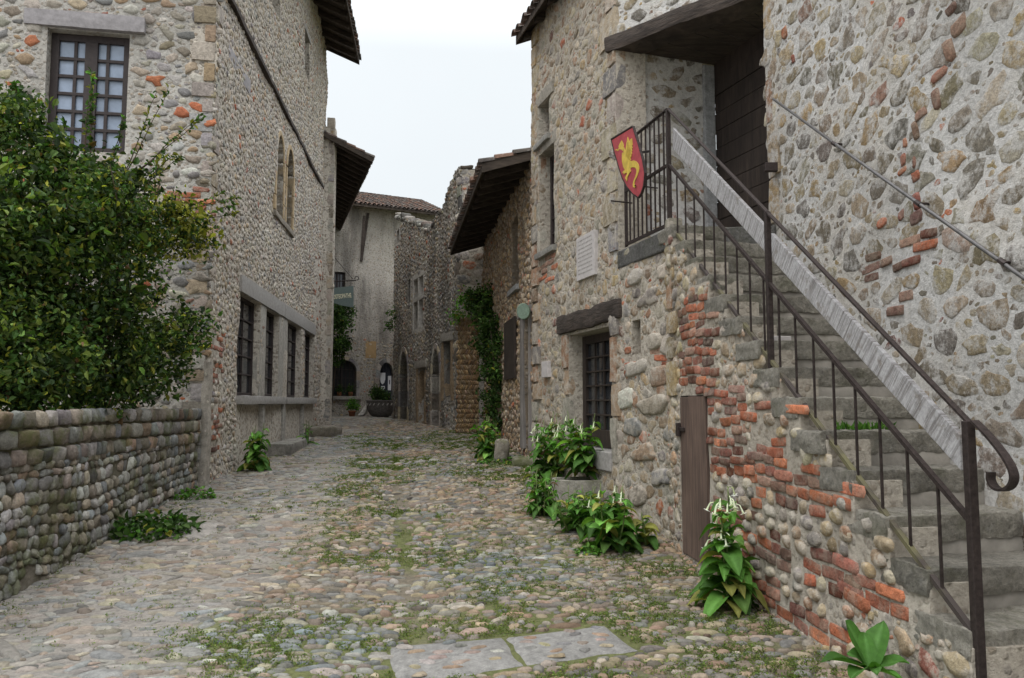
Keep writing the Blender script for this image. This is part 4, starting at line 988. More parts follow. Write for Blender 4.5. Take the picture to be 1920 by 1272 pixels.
# garden front
hLF = WLF.rect(84, 238, 60, 282); hLF = (WLF.hit(84, 170)[0], WLF.hit(238, 170)[0], WLF.hit(160, 284)[1], WLF.hit(160, 58)[1])
brF = [WLF.rect(325, 396, 330, 400) + (.7, .3)]
mb = MB(); wall_mesh(mb, WLF, .1, 11.5, [hLF], .12, .3)
fill(mb, WLF, .3, 11.4, [hLF], 'pale', .085, .016, 1.5, 16000, 95, .22, .14, s0=WLF.L-3.6, bricks=brF, redp=.05, jag=.28, gap=1.06, pw=2.4)
quoins(mb, WLF, WLF.L, -1, .3, 9.4, 96, .24, .24, .004, 'pale')
mb.build('garden_wall_front', [M['mort_front'], M['rubble_front']], LH, smooth=True)
casement('window', WLF, hLF, -.14, 2, 6, LH, 'frame', 'glass_pale', .105, .045, 2)
l0, l1, lzt, lzb = WLF.hit(46, 40)[0], WLF.hit(273, 50)[0], WLF.hit(160, 26)[1], WLF.hit(160, 56)[1]
mb = MB(); rough_box(mb, WLF.P(l0, lzb, -.25)[0], WLF.e3*(l1-l0), WLF.n3*.31, (0, 0, lzt-lzb), (14, 4, 3), .006, 4, 2, .015); mb.build('window_lintel', M['lintel_blue'], LH, smooth=True)
# worn plaster buttress at the corner foot
mb = MB(); rough_box(mb, np.array([-4.36, 10.96, .3]), WL.e3*.28, WL.n3*.10, (0, 0, 1.9), (4, 3, 14), .02, 4, 7, .04, (.33,.30,.26)); mb.build('corner_foot', M['ashlar'], LH, smooth=True)

# ------------------------------------------------------------------ garden wall
GW = thing('garden_wall', 'low mossy wall of rounded cobbles laid in rows, below the shrub', 'wall', WG.P(3, .1, 0)[0])
ztopG = WG.hit(150, 769)[1] - .05
mb = MB(); wall_mesh(mb, WG, -.2, ztopG-.05, [], .08, .45)
k = courses(0, WG.L, -.05, ztopG-.40, .100, .125, 5, .05, .35, .5, .16); n = len(k); g = np.random.default_rng(8)
stones(mb, lambda s, z, h: WG.P(s, z, WG.disp(s, z)+h), k[:, 0], k[:, 1], k[:, 2]*.96, k[:, 3]*1.02, g.normal(0, .35, n), g.uniform(.015, .038, n), pick('low', n, 3, .26)*1.15, 10, .2, 2.6, ((1.0,-.3),(.92,.6),(.62,.95)), 5)
k = courses(0, WG.L, ztopG-.42, ztopG-.03, .15, .19, 15, .02, .15, .45, .04); n = len(k)
stones(mb, lambda s, z, h: WG.P(s, z, WG.disp(s, z)+h), k[:, 0], k[:, 1], k[:, 2]*.95, k[:, 3]*.93, g.normal(0, .05, n), g.uniform(.03, .055, n), pick('low', n, 4, .2)*.9, 8, .07, 6, ((1.0,-.3),(.93,.6),(.7,.95)), 6)
s_ = 0
while s_ < WG.L:
    wd = g.uniform(.25, .5); rough_box(mb, WG.P(s_+.004, ztopG-.05+g.uniform(-.02, .012), -.46)[0], WG.e3*(wd-.008), WG.n3*g.uniform(.44, .5), (0, 0, .07), (8, 8, 2), .02, 7, int(s_*9), .025, pick('dark', 1, int(s_*30))[0], 1); s_ += wd
mb.build('wall', [M['mort_low'], M['mossy']], GW, smooth=True)

# ------------------------------------------------------------------ next house on the left: end wall and deep eave
FH = thing('house_corner', 'next house corner on the left with a deep black timber eave', 'house', (-5.4, 22.9, .9))
mb = MB(); wall_mesh(mb, WF, .6, 9.85, [], .12, .4)
quoins(mb, WF, WF.L, -1, .7, 9.8, 97, .34, .3, .015, 'pale'); quoins(mb, WF, 0, 1, .7, 9.8, 98, .3, .2, .012, 'pale'); mb.build('end_wall', [M['mort_left'], M['rubble']], FH, smooth=True)
WFs = Wall((-5.30, 22.8), (-8.75, 33.5), 27); WFs.n = np.array([WFs.e[1], -WFs.e[0]]); WFs.n3 = np.append(WFs.n, 0)
mb = MB(); wall_mesh(mb, WFs, .6, 9.8, [], .2, .4); fill(mb, WFs, .7, 9.7, [], 'pale', .09, .04, 1.1, 1800, 99); mb.build('street_wall', [M['mort_left'], M['rubble']], FH, smooth=True)
roof(WFs, -.12, WFs.L+.3, 9.42, 1.12, 1.6, math.radians(23.5), FH, 15, .5)

# ------------------------------------------------------------------ narrow house with eave on the right
BH = thing('stone_house', 'narrow brown house with a boarded timber eave, next beyond the right house', 'house', (0, 14, .7))
hB_d = WB.rect(985, 997, 592, 838); hB_w = WB.rect(959, 972, 412, 540); hB_s = WB.rect(951, 962, 602, 712)
hB_d = (hB_d[0], min(hB_d[1], WB.L-.06), hB_d[2], hB_d[3])
mb = MB(); wall_mesh(mb, WB, .5, 5.75, [hB_d, hB_w], .12, .35)
fill(mb, WB, .6, 5.6, [hB_d, hB_w], 'brown', .075, .025, 1.2, 5000, 111, .35, .05, redp=.08, jag=.16, gap=.98); mb.build('street_wall', [M['mort_b'], M['rubble']], BH, smooth=True)
planks('plank_door', WB, hB_d, -.05, 5, BH, 'wood_dark', True, 7)
for a, b in ((hB_d[0]-.22, hB_d[0]-.003), (hB_d[1]+.0, hB_d[1]+.05)):
    MB().wbox(WB, a, b, hB_d[2]-.05, hB_d[3], -.12, .06).build('door_post', M['wood_grey'], BH, bevel=.01)
MB().wbox(WB, hB_d[0]-.4, hB_d[1]+.04, hB_d[3]+.003, hB_d[3]+.14, -.1, .08).build('door_head', M['wood_grey'], BH, bevel=.01)
casement('window', WB, hB_w, -.2, 1, 4, BH, 'frame', 'glass', .06, .02, 1)
MB().wbox(WB, hB_s[0]-.1, hB_s[1]+.5, hB_s[2], hB_s[3], .015, .05).build('shutter', M['wood_dark'], BH, bevel=.006)
MB().wbox(WB, hB_w[0]-.12, hB_w[1]+.12, hB_w[2]-.1, hB_w[2]-.002, -.2, .07).build('window_sill', M['ashlar'], BH, bevel=.01)
roof(WB, .0, WB.L-.02, 5.62, .82, 2.2, math.radians(17), BH, 17, .5)
LP = thing('wall_lamp', 'round green lamp shade on the grey door head of the narrow house', 'lamp', WB.pt(984, 586, .12))
pc = WB.pt(983, 585, .14); mb = MB(); ang = np.linspace(0, 2*math.pi, 20, endpoint=False)
mb.prism(np.array([pc + np.array([.95*.11*math.cos(a), 0.1*math.cos(a)*.11, .13*math.sin(a)]) for a in ang]), np.array([-.02, -.09, 0]))
mb.build('shade', M['lamp_green'], LP, bevel=.012); MB().bar(pc + np.array([0, .0, 0]), pc + np.array([.16, .12, 0]), .03, .03).build('arm', M['iron'], LP)

# ------------------------------------------------------------------ light end wall and the brown cobble wall below it
zC = WC.hit(880, 312)[1]
RU = thing('ruined_house', 'weathered black-streaked front with pointed doorways and a broken wall top', 'ruin', (-2.6, 23.5, 1.1))
CWt = thing('cobble_wall', 'brown wall of slanted cobble rows with ivy on its right edge', 'wall', (-.9, 19.0, .9))
zCL = WCL.hit(880, 597)[1]
mb = MB(); wall_mesh(mb, WCL, .6, zCL, [], .1, .6, col=(.3, .3, .3))
k = courses(.0, WCL.L, .75, zCL, .115, .055, 31, .02, .15, .2, .02); n = len(k); g = np.random.default_rng(9)
rw = np.round(k[:, 1]/.11).astype(int); stones(mb, lambda s, z, h: WCL.P(s, z, WCL.disp(s, z)+h), k[:, 0], k[:, 1], k[:, 2]*.95, k[:, 3]*1.1, np.where(rw % 2, .45, -.45), np.full(n, .03), pick('brown', n, 31, .2), 8, .1, 2.2, seed=31)
mb.build('wall', [M['mort_brown'], M['stone']], CWt, smooth=True)
mb = MB()
z = .75
while z < WCL.hit(900, 590)[1]:
    h_ = .5 + .2*random.random(); rough_box(mb, WCL.P(WCL.hit(898, 700)[0], z, -.3)[0], WCL.e3*.24, WCL.n3*.36, (0, 0, min(h_, .55)-.01), (4, 4, 6), .008, 4, int(z*9), .02, (.30,.28,.25)); z += min(h_, .55)
mb.build('door_jamb', M['ashlar'], CWt, smooth=True)

# ------------------------------------------------------------------ ruined front with pointed doorways
tl = [(736, 398), (762, 410), (787, 421), (800, 430), (809, 424), (818, 406), (831, 384), (846, 345), (862, 308)]
ts = np.array([WDD.hit(a, b) for a, b in tl])
def topD(s): return np.interp(s, ts[:, 0], ts[:, 1])
def maskD(s, z): return z < topD(s) + .25*(vn(np.asarray(s)*2.2, np.asarray(s)*0, 4)-.5)
def hd(pa, pb, yt, yb=None, ground=True):
    r = WDD.rect(pa, pb, yt, 760); gz_ = float(gw(WDD, np.array([(r[0]+r[1])/2]))[0]); return (r[0], r[1], (gz_+.0 if ground else WDD.hit((pa+pb)/2, yb)[1]), WDD.hit((pa+pb)/2, yt)[1])
d1, d2, d3, d4 = hd(750, 765, 660), hd(784, 797, 690), hd(811, 825, 655), hd(832, 846, 640, 745, False)
w1, w2, w3 = hd(776, 794, 522, 616, False), hd(764, 770, 524, 566, False), hd(741, 748, 432, 456, False)
holesD = [d1, d2, d3, d4, w1, w2, w3]
mb = MB(); wall_mesh(mb, WDD, .6, 7.6, holesD, .11, .45, maskD)
fill(mb, WDD, .7, 7.6, holesD, 'pale', .065, .022, 1.1, 9000, 121, .36, .10, maskD, redp=.04, jag=.2, gap=1.05, K=7)
for q_ in (d1, d3): arch_mask_fill(mb, WDD, q_, q_[2]+(q_[3]-q_[2])*.68, True, 0, -.002, .44)
g = np.random.default_rng(12)
for s in np.arange(0, WDD.L, .16):      # loose stones along the broken top
    b_ = g.uniform(.09, .2)*(.55 if s > ts[5, 0] else 1); rough_box(mb, WDD.P(s, topD(s)-.16+g.uniform(-.06, .06), -.36+g.uniform(0, .1))[0], WDD.e3*b_*1.2, WDD.n3*.36, (0, 0, b_), (4, 4, 4), .03, 4, int(s*33), .06, pick('dark', 1, int(s*50))[0], 1)
quoins(mb, WDD, WDD.L, -1, .8, zC-.2, 123, .34, .32, .012, 'dark')
mb.build('front_wall', [M['mort_dark'], M['stained']], RU, smooth=True)
mb = MB(); wall_mesh(mb, WC, .8, zC, [], .1, .5, mask=lambda s, z: z < zC - .12*vn(s*4, s*0, 5))
fill(mb, WC, 3.0, zC-.1, [], 'pale', .12, .03, 1.6, 900, 33, .1, jag=.14, redp=.12, gap=1.0, sq=3.2)
mb.build('light_end_wall', [M['mort_right'], M['rubble']], RU, smooth=True)
for q_, nm in ((d1, 'plank_door'), (d2, 'plank_door'), (d3, 'plank_door')): planks(nm, WDD, (q_[0], q_[1], q_[2]-.02, q_[3]), -.36, 5, RU, 'wood_dark', True, 4)
MB().wbox(WDD, d4[0]-.02, d4[1]+.02, d4[2]-.02, d4[3]+.02, -.44, -.38).build('blocked_doorway', M['mort_b'], RU)
for q_ in (d1, d3): arch_surround('arch_surround', WDD, q_, q_[2]+(q_[3]-q_[2])*.68, True, RU, 'ashlar', .16, .32, .03, True, 'pale', 6)
for q_ in (d2, d4):
    mb = MB(); rough_box(mb, WDD.P(q_[0]-.25, q_[3], -.3)[0], WDD.e3*(q_[1]-q_[0]+.5), WDD.n3*.36, (0, 0, .22), (8, 3, 3), .012, 4, 3, .02, (.30,.28,.25)); mb.build('door_lintel', M['ashlar'], RU, smooth=True)
    for a, b in ((q_[0]-.2, q_[0]), (q_[1], q_[1]+.2)):
        mb = MB(); rough_box(mb, WDD.P(a, q_[2]-.1, -.3)[0], WDD.e3*(b-a), WDD.n3*.335, (0, 0, q_[3]-q_[2]+.09), (3, 3, 12), .014, 4, int(a*7), .02, (.27,.20,.13)); mb.build('door_jamb', M['ashlar'], RU, smooth=True)
casement('cross_window', WDD, w1, -.22, 1, 2, RU, 'frame', 'glass', .05, .03, 2)
WD2 = Wall((-3.75, 27.3), (-4.45, 34.2), 28, 0); mb = MB(); wall_mesh(mb, WD2, .6, 7.0, [], .25, .02); mb.build('light_blocking_wall', M['mort_dark'], RU, smooth=True)  # unseen wall added to close the gap that let light onto the end house
for (a, b, c, d) in ((w1[0]-.13, w1[0], w1[2], w1[3]), (w1[1], w1[1]+.13, w1[2], w1[3]), (w1[0]-.16, w1[1]+.16, w1[3]+.002, w1[3]+.16), (w1[0]-.2, w1[1]+.2, w1[2]-.14, w1[2]-.002), ((w1[0]+w1[1])/2-.05, (w1[0]+w1[1])/2+.05, w1[2], w1[3]), (w1[0], w1[1], w1[2]+(w1[3]-w1[2])*.55, w1[2]+(w1[3]-w1[2])*.63)):
    MB().wbox(WDD, a, b, c, d, -.16, .035 if b-a < .5 and d-c < .5 else .03, (.42,.40,.37)).build('window_stone', M['ashlar'], RU, bevel=.01)
for q_ in (w2, w3):
    MB().wbox(WDD, q_[0]-.02, q_[1]+.02, q_[2]-.02, q_[3]+.02, -.40, -.34).build('slit_window', M['void'], RU)
    MB().wbox(WDD, q_[1], q_[1]+.11, q_[2], q_[3], -.16, .03, (.40,.38,.35)).build('window_stone', M['ashlar'], RU, bevel=.01)

# ------------------------------------------------------------------ house across the end of the street
EH = thing('stone_house', "plastered house closing the street's far end, tiled roof, rounded dark doorway", 'house', (-6, 33, 1.05))
def he(pa, pb, yt, yb): r = WE.rect(pa, pb, yt, yb); return r
ew, ea, ed = he(620, 647, 510, 600), he(617, 668, 675, 743), he(711, 737, 680, 782)
ed = (ed[0], ed[1], float(gw(WE, np.array([(ed[0]+ed[1])/2]))[0])-.02, ed[3])
mb = MB(); wall_mesh(mb, WE, .6, WE.hit(745, 396, 0)[1]+.2, [ew, ea, ed], .12, .35)
fill(mb, WE, .7, 8.3, [ew, ea, ed], 'tan', .07, .03, 1.15, 2600, 131, .25, .16, mask=lambda s, z: z < 4.2 + 1.4*vn(np.asarray(s)*.8, np.asarray(s)*0, 3), redp=.10, gap=1.1, jag=.16, K=7)
for q_, z_ in ((ea, .7), (ed, .74)): arch_mask_fill(mb, WE, q_, q_[2]+(q_[3]-q_[2])*z_, False, 0, -.002, .34)
mb.build('front_wall', [M['mort_end'], M['rubble']], EH, smooth=True)
casement('window', WE, ew, -.15, 2, 3, EH, 'frame', 'glass', .07, .03, 2)
casement('arched_window', WE, ea, -.18, 3, 4, EH, 'frame', 'glass', .06, .03, 2)
arch_surround('arch_surround', WE, ea, ea[2]+(ea[3]-ea[2])*.7, False, EH, 'ashlar', .14, .2, .03, True, 'pale', 8)
arch_surround('arch_surround', WE, ed, ed[2]+(ed[3]-ed[2])*.74, False, EH, 'ashlar', .18, .2, .03, True, 'pale', 9)
MB().wbox(WE, ea[0]-.25, ea[1]+.2, ea[2]-.15, ea[2]-.002, -.2, .14, (.34,.31,.28)).build('window_sill', M['ashlar'], EH, bevel=.015)
dd_ = planks('arched_door', WE, ed, -.20, 5, EH, 'blue_door', True, 8)
oc = he(685, 705, 640, 672); mb = MB(); rough_box(mb, WE.P(oc[0], oc[2], -.05)[0], WE.e3*(oc[1]-oc[0]), WE.n3*.085, (0, 0, oc[3]-oc[2]), (5, 2, 6), .006, 4, 1, .01); mb.build('ochre_patch', M['ochre'], EH, smooth=True)
es0 = WE.hit(640, 390)[0]; es1 = WE.hit(832, 400)[0]
zE = WE.hit(745, 392, .7)[1]
roof(WE, es0, min(es1, WE.L), zE+.7*.4, .7, 3.1, math.radians(21.8), EH, 19, .6)
br = WE.pt(684, 400, .02); bb = WE.pt(681, 488, .04)
mb = MB(); mb.bar(WE.pt(683, 405, .45), WE.pt(678, 487, .03), .10, .10, WE.e3); mb.bar(WE.pt(690, 400, .06), WE.pt(677, 490, .06), .1, .1, WE.e3); mb.build('eave_strut', M['beam'], EH)
# paper notices on the door
def notice(r, label, shield=False, pic=False):
    t = thing('paper_notice', label, 'notice', WE.P((r[0]+r[1])/2, r[2], -.18)[0])
    a, b, c, d = r
    pl = [(a, d), (b, d), (b, c+(d-c)*.45), (b-(b-a)*.18, c+(d-c)*.15), ((a+b)/2, c), (a+(b-a)*.18, c+(d-c)*.15), (a, c+(d-c)*.45)] if shield else [(a, d), (b, d), (b, c), (a, c)]
    MB().prism(np.array([WE.P(x, z, -.194)[0] for x, z in pl]), WE.n3*.008).build('sheet', M['paper'], t)
    if pic: MB().wbox(WE, a+.05, b-.05, c+(d-c)*.42, c+(d-c)*.72, -.187, -.184).build('picture', M['paper_pic'], t)
notice(he(715, 725, 699, 721), 'white shield-shaped paper on the dark arched door', True)
notice(he(717, 724, 724, 732), 'small square white paper under the shield-shaped one')
notice(he(730, 736, 705, 732), 'tall white paper with a dark picture at the door edge', False, True)

# hanging sign
SG = thing('hanging_sign', 'grey-green hanging sign lettered OSTEOPATHE on an iron bracket', 'sign', at(641, 552, 25.0))
ysg = 25.0; pl = [(621,541),(663,536),(663,577),(641,573),(621,567)]
Wsg = Wall(at(621, 550, 24.9)[:2], at(663, 550, 25.1)[:2], 0)
P = np.array([Wsg.pt(a, b) for a, b in pl])
MB().prism(P, -Wsg.n3*.03).build('board', M['sign_green'], SG, bevel=.004)
fc = bpy.data.curves.new('lettering', 'FONT'); fc.body = 'OSTEOPATHE'; fc.size = .135; fc.extrude = .008; fc.offset = .003; fc.align_x = 'CENTER'; fc.align_y = 'CENTER'
tmp = bpy.data.objects.new('lettering_curve', fc); C.collection.objects.link(tmp); bpy.context.view_layer.update()
me = bpy.data.meshes.new_from_object(tmp); bpy.data.objects.remove(tmp); me.materials.clear()
fo = bpy.data.objects.new('lettering', me); C.collection.objects.link(fo); fo.parent = SG
cpt = Wsg.pt(641.5, 556, .006); fo.location = Vector(cpt) - SG.location
ez = math.atan2(Wsg.e[1], Wsg.e[0]); fo.rotation_euler = (math.pi/2, math.radians(-8), ez); fo.data.materials.append(M['cream'])
s_ = (Wsg.hit(661, 556)[0] - Wsg.hit(622, 556)[0]); fo.scale = (s_*1.06, 1.45, 1)
mb = MB(); mb.tube([Wsg.pt(612, 529, -.02), Wsg.pt(668, 526, -.02)], .02, 6); mb.tube([Wsg.pt(616, 470, -.02), Wsg.pt(662, 524, -.02)], .01, 5)
a = np.linspace(0, 5.2, 12); c_ = Wsg.pt(669, 522, -.02); mb.tube(np.array([c_ + Wsg.e3*.06*math.cos(t) + np.array([0, 0, .06*math.sin(t)]) for t in a - 1.6]), .015, 5)
for px in (626, 658): mb.tube([Wsg.pt(px, 528, -.02), Wsg.pt(px, 541, -.015)], .008, 5)
mb.build('bracket', M['iron'], SG)
# ------------------------------------------------------------------ greenery
def unit(v): return v/(np.linalg.norm(v, axis=-1, keepdims=True)+1e-9)
def leaf_cards(mb, P, D, U, L, Wd, col, fold=.25):
    """many small leaves: P base points, D directions, U rough upward normals"""
    n = len(P); D = unit(D); S = unit(np.cross(D, U)); Nn = np.cross(S, D)
    L = np.asarray(L)[:, None]; Wd = np.asarray(Wd)[:, None]
    V = np.stack([P, P + D*L*.45 - Nn*L*.05, P + D*L - Nn*L*.16,
                  P + D*L*.25 + S*Wd*.42 + Nn*Wd*fold, P + D*L*.62 + S*Wd*.40 + Nn*Wd*fold - Nn*L*.05,
                  P + D*L*.25 - S*Wd*.42 + Nn*Wd*fold, P + D*L*.62 - S*Wd*.40 + Nn*Wd*fold - Nn*L*.05], 1)
    b = (np.arange(n)*7)[:, None, None]
    t = np.array([[0,1,3],[1,2,4],[0,5,1],[1,6,2]]); q = np.array([[1,4,3,3],[1,5,6,6]])
    t = np.concatenate([t, [[1,4,3],[1,5,6]]])
    mb.add(V.reshape(-1, 3), (b+t[None]).reshape(-1, 3), np.repeat(col, 7, 0))
def rdir(n, g, up=.0): v = g.normal(size=(n, 3)); v[:, 2] += up; return unit(v)
def leaf_cols(n, g, base, var=.25, yel=.0, yc=(.20,.20,.03)):
    c = np.array(base)[g.integers(0, len(base), n)]*g.lognormal(0, var, (n, 1))
    d_ = g.random(n) < .012; c[d_] = np.array([.11,.065,.03]); y = g.random(n) < yel; c[y] = np.array(yc)*g.lognormal(0, .25, (y.sum(), 1)); return c
GREEN = [(.032,.068,.015),(.042,.088,.019),(.027,.056,.014),(.056,.10,.021)]
FRESH = [(.068,.168,.024),(.085,.20,.033),(.055,.138,.022),(.11,.215,.04)]
def blob_leaves(mb, blobs, dens, L, g, base, yel=0.0, var=.25, up=.5):
    for (px, py, y, rp, *o) in blobs:
        c = at(px, py, y); r = rp*y/F; n = int(dens*r*r/(L*L)*(o[0] if o else 1)); yl = o[1] if len(o) > 1 else yel
        sub = c + rdir(max(4, int(n/22)), g)*r*g.uniform(.25, 1.0, (max(4, int(n/22)), 1))**.5*np.array([1, .8, 1])
        P = sub[g.integers(0, len(sub), n)] + g.normal(0, .085 if L > .05 else .06, (n, 3))
        D = unit(.7*unit(P-c) + .9*rdir(n, g) + np.array([0, 0, -.15])); ll = L*g.lognormal(0, .3, n); si = g.integers(0, len(sub), n); P = sub[si] + (P-P) + g.normal(0, .085 if L > .05 else .06, (n, 3))
        tone = g.lognormal(0, .42, len(sub))[si][:, None]
        leaf_cards(mb, P, D, rdir(n, g)*.8 + np.array([0, -.2, up]), ll, ll*g.uniform(.5, .75, n), leaf_cols(n, g, base, var, yl)*tone)
def sprig(mbl, mbs, p, q_, g, n=16, L=.06, base=GREEN, yel=.15):
    t = np.linspace(0, 1, 8)[:, None]; pts = p+(q_-p)*t + np.sin(t*2.2)*np.array([.03, 0, .05]) + g.normal(0, .008, (8, 3))
    mbs.tube(pts, np.linspace(.008, .003, 8), 5)
    k = g.random(n)**.8*7; P = np.stack([np.interp(k, range(8), pts[:, a]) for a in range(3)], 1); D = unit(unit(q_-p)*.6 + rdir(n, g))
    ll = L*g.uniform(.6, 1.2, n); leaf_cards(mbl, P, D, rdir(n, g)+np.array([0, 0, .8]), ll, ll*.62, leaf_cols(n, g, base, .25, yel))
g = np.random.default_rng(55)
SB = thing('climbing_shrub', 'large dark green shrub with yellowing sprays behind the garden wall', 'shrub', at(150, 760, 8.6))
lm, bm = MB(), MB()
blobs = [(20,270,8.0,85),(60,400,7.9,120),(20,520,7.6,120),(150,400,8.5,105),(130,520,8.2,115),(70,660,7.6,115),(190,630,8.6,100),(225,430,9.2,80,1,.12),(300,430,9.9,62,1,.45),(365,440,10.4,42,.9,.5),
         (262,530,9.5,50,.6),(295,660,9.8,62,1,.12),(350,620,10.4,42,1),(265,715,9.3,50),(175,715,8.4,75),(20,715,7.3,85),(30,215,8.2,40,.8),(180,335,8.8,52,.8,.1),(245,360,9.3,42,.8,.2),(330,400,10.1,36,.8,.6),(335,700,10.1,26,.6),(110,320,8.3,50,.8),(-60,450,7.3,150),(-60,650,7.0,140)]
blob_leaves(lm, blobs, 32, .060, g, [tuple(v*.8 for v in q_) for q_ in GREEN]+[(.06,.09,.018),(.09,.12,.022)], .04)
for a, b, y in (((150,340),(160,150),8.8),((165,330),(175,190),8.9),((70,270),(62,205),8.2),((240,340),(385,222),9.4),((225,350),(290,175),9.2),((200,340),(215,215),9.0),((120,330),(108,240),8.4),((290,400),(300,300),9.8),((340,420),(455,400),10.4),((330,400),(430,370),10.3),((30,230),(20,170),8.1),((260,360),(330,300),9.5)):
    for _ in range(2): sprig(lm, bm, at(*a, y), at(b[0]+g.normal(0, 9), b[1]+g.normal(0, 9), y), g, 36, .070, GREEN+FRESH[:1], .35 if b[0] > 280 else .1)
root = at(140, 760, 8.6); rootz = .0
for k in range(7):
    p0 = np.array([-5.2+g.normal(0, .25), 8.6+g.normal(0, .4), .1]); p1 = at(g.uniform(40, 320), g.uniform(350, 560), g.uniform(8.2, 9.6)); t = np.linspace(0, 1, 9)[:, None]
    bm.tube(p0+(p1-p0)*t+np.sin(t*3)*g.normal(0, .12, 3), np.linspace(.035, .010, 9), 6)
    for _ in range(4):
        s = p0+(p1-p0)*g.uniform(.4, .9); bm.tube([s, s+np.array([g.normal(0, .25), g.normal(0, .2), g.uniform(.1, .5)]), s+np.array([g.normal(0, .5), g.normal(0, .3), g.uniform(.2, .9)])], [.014, .009, .004], 5)
lm.build('leaves', M['leaf'], SB); bm.build('branches', M['bark'], SB, smooth=True)

def creeper(name, label, blobs, L, seed, cat='ivy', dens=44, stems=(), base=GREEN, yel=.02):
    g = np.random.default_rng(seed); c = at(*blobs[0][:3]); t = thing(name, label, cat, c); m = MB(); blob_leaves(m, blobs, dens, L, g, base, yel, .3)
    m.build('leaves', M['leaf'], t)
    if stems:
        s = MB()
        for a, b, y in stems: s.tube([at(*a, y), at((a[0]+b[0])/2+3, (a[1]+b[1])/2, y), at(*b, y)], [.025, .02, .01], 6)
        s.build('stem', M['bark'], t, smooth=True)
iv = [(px, py, {0: 18.3, 1: 17.5, 2: 16.6, 3: 15.9}[k_], r_) for k_, px, py, r_ in ((0,905,570,26),(0,893,558,18),(1,916,590,28),(1,920,560,24),(2,928,620,28),(2,925,660,26),(2,930,700,25),(2,926,740,22),(3,937,650,20),(3,938,700,20),(3,937,750,19),(3,935,790,15),(2,922,780,14),(1,910,640,18))]
creeper('ivy', 'long dark curtain of ivy hanging from the cobble wall top down the brown house', iv, .07, 61, stems=(((934, 815), (918, 600), 16.4),), dens=36)
creeper('creeper', 'pale green tuft of creeper on top of the brown cobble wall', [(868,562,18.8,9,.8),(856,592,18.8,10,.8),(882,556,18.8,10,.6),(848,600,18.8,6,.6)], .06, 62, 'plant', base=FRESH, yel=.1)
creeper('climbing_vine', 'dark climbing vine under the hanging sign at the end of the street', [(632,610,31,20),(628,650,31,20),(650,585,31.4,16,.7),(643,640,31.2,16,.7),(635,680,31,12,.6),(624,585,31,16),(658,612,31.6,9,.5)], .10, 63, 'vine', stems=(((622, 760), (632, 600), 31.1),))
creeper('ivy', 'small ivy tuft growing high in the black-streaked corner at the end', [(735,605,26.3,9,.7),(737,585,26.3,6,.6)], .08, 64)

def big_leaf(mb, base, az, L, Wd, rise, droop, g, col, nx=7, ny=5, wav=.06):
    """one broad leaf with a midrib, rising and then bending over"""
    u = np.linspace(0, 1, nx)[:, None]; v = np.linspace(-1, 1, ny)[None]
    prof = np.sin(np.pi*np.clip(u*.93+.06, 0, 1)**.8)**.8; prof[-1] *= .12; prof[0] *= .6
    h = L*(u*math.sin(rise) - droop*u**2); r = L*u*math.cos(rise)*(1-.12*u)
    d = np.array([math.cos(az), math.sin(az), 0]); s = np.array([-math.sin(az), math.cos(az), 0])
    tw = g.normal(0, .25); zz = np.abs(v)*.22*Wd*prof + wav*Wd*np.sin(u*9+v*3+g.uniform(0, 6))*np.abs(v) + tw*v*Wd*.4*prof
    P = base + r[..., None]*d + (v*prof*Wd/2)[..., None]*s; P = np.broadcast_to(P, (nx, ny, 3)).copy(); P[..., 2] += h + zz
    i, j = np.meshgrid(np.arange(nx-1), np.arange(ny-1), indexing='ij'); i = i.ravel(); j = j.ravel(); k = i*ny+j
    c = np.tile(np.array(col), (nx, ny, 1)); c[:, ny//2] = c[:, ny//2]*1.35 + .02
    mb.add(P.reshape(-1, 3), np.stack([k, k+ny, k+ny+1, k+1], 1), np.clip(c.reshape(-1, 3), 0, 1))
def trumpet(mb, p, d, L, g):
    """a long white tube opening into a five-pointed star"""
    d = d/np.linalg.norm(d); pts = [p, p+d*L*.35+np.array([0, 0, -.22*L]), p+d*L*.62+np.array([0, 0, -.85*L])]
    mb.tube(pts, [.003, .0045, .0085], 6, (.74,.75,.66), cap=False)
    e = unit(pts[2]-pts[1]); s = unit(np.cross(e, [0.2, .1, 1])); t = np.cross(e, s); c = pts[2]
    V = [c]; 
    for k in range(10):
        a = k*math.pi/5; r = .030 if k % 2 == 0 else .013; V.append(c+(s*math.cos(a)+t*math.sin(a))*r+e*(.004 if k % 2 == 0 else .007))
    mb.add(V, np.array([[0, 1+k, 1+(k+1) % 10] for k in range(10)]), (.80,.79,.80))
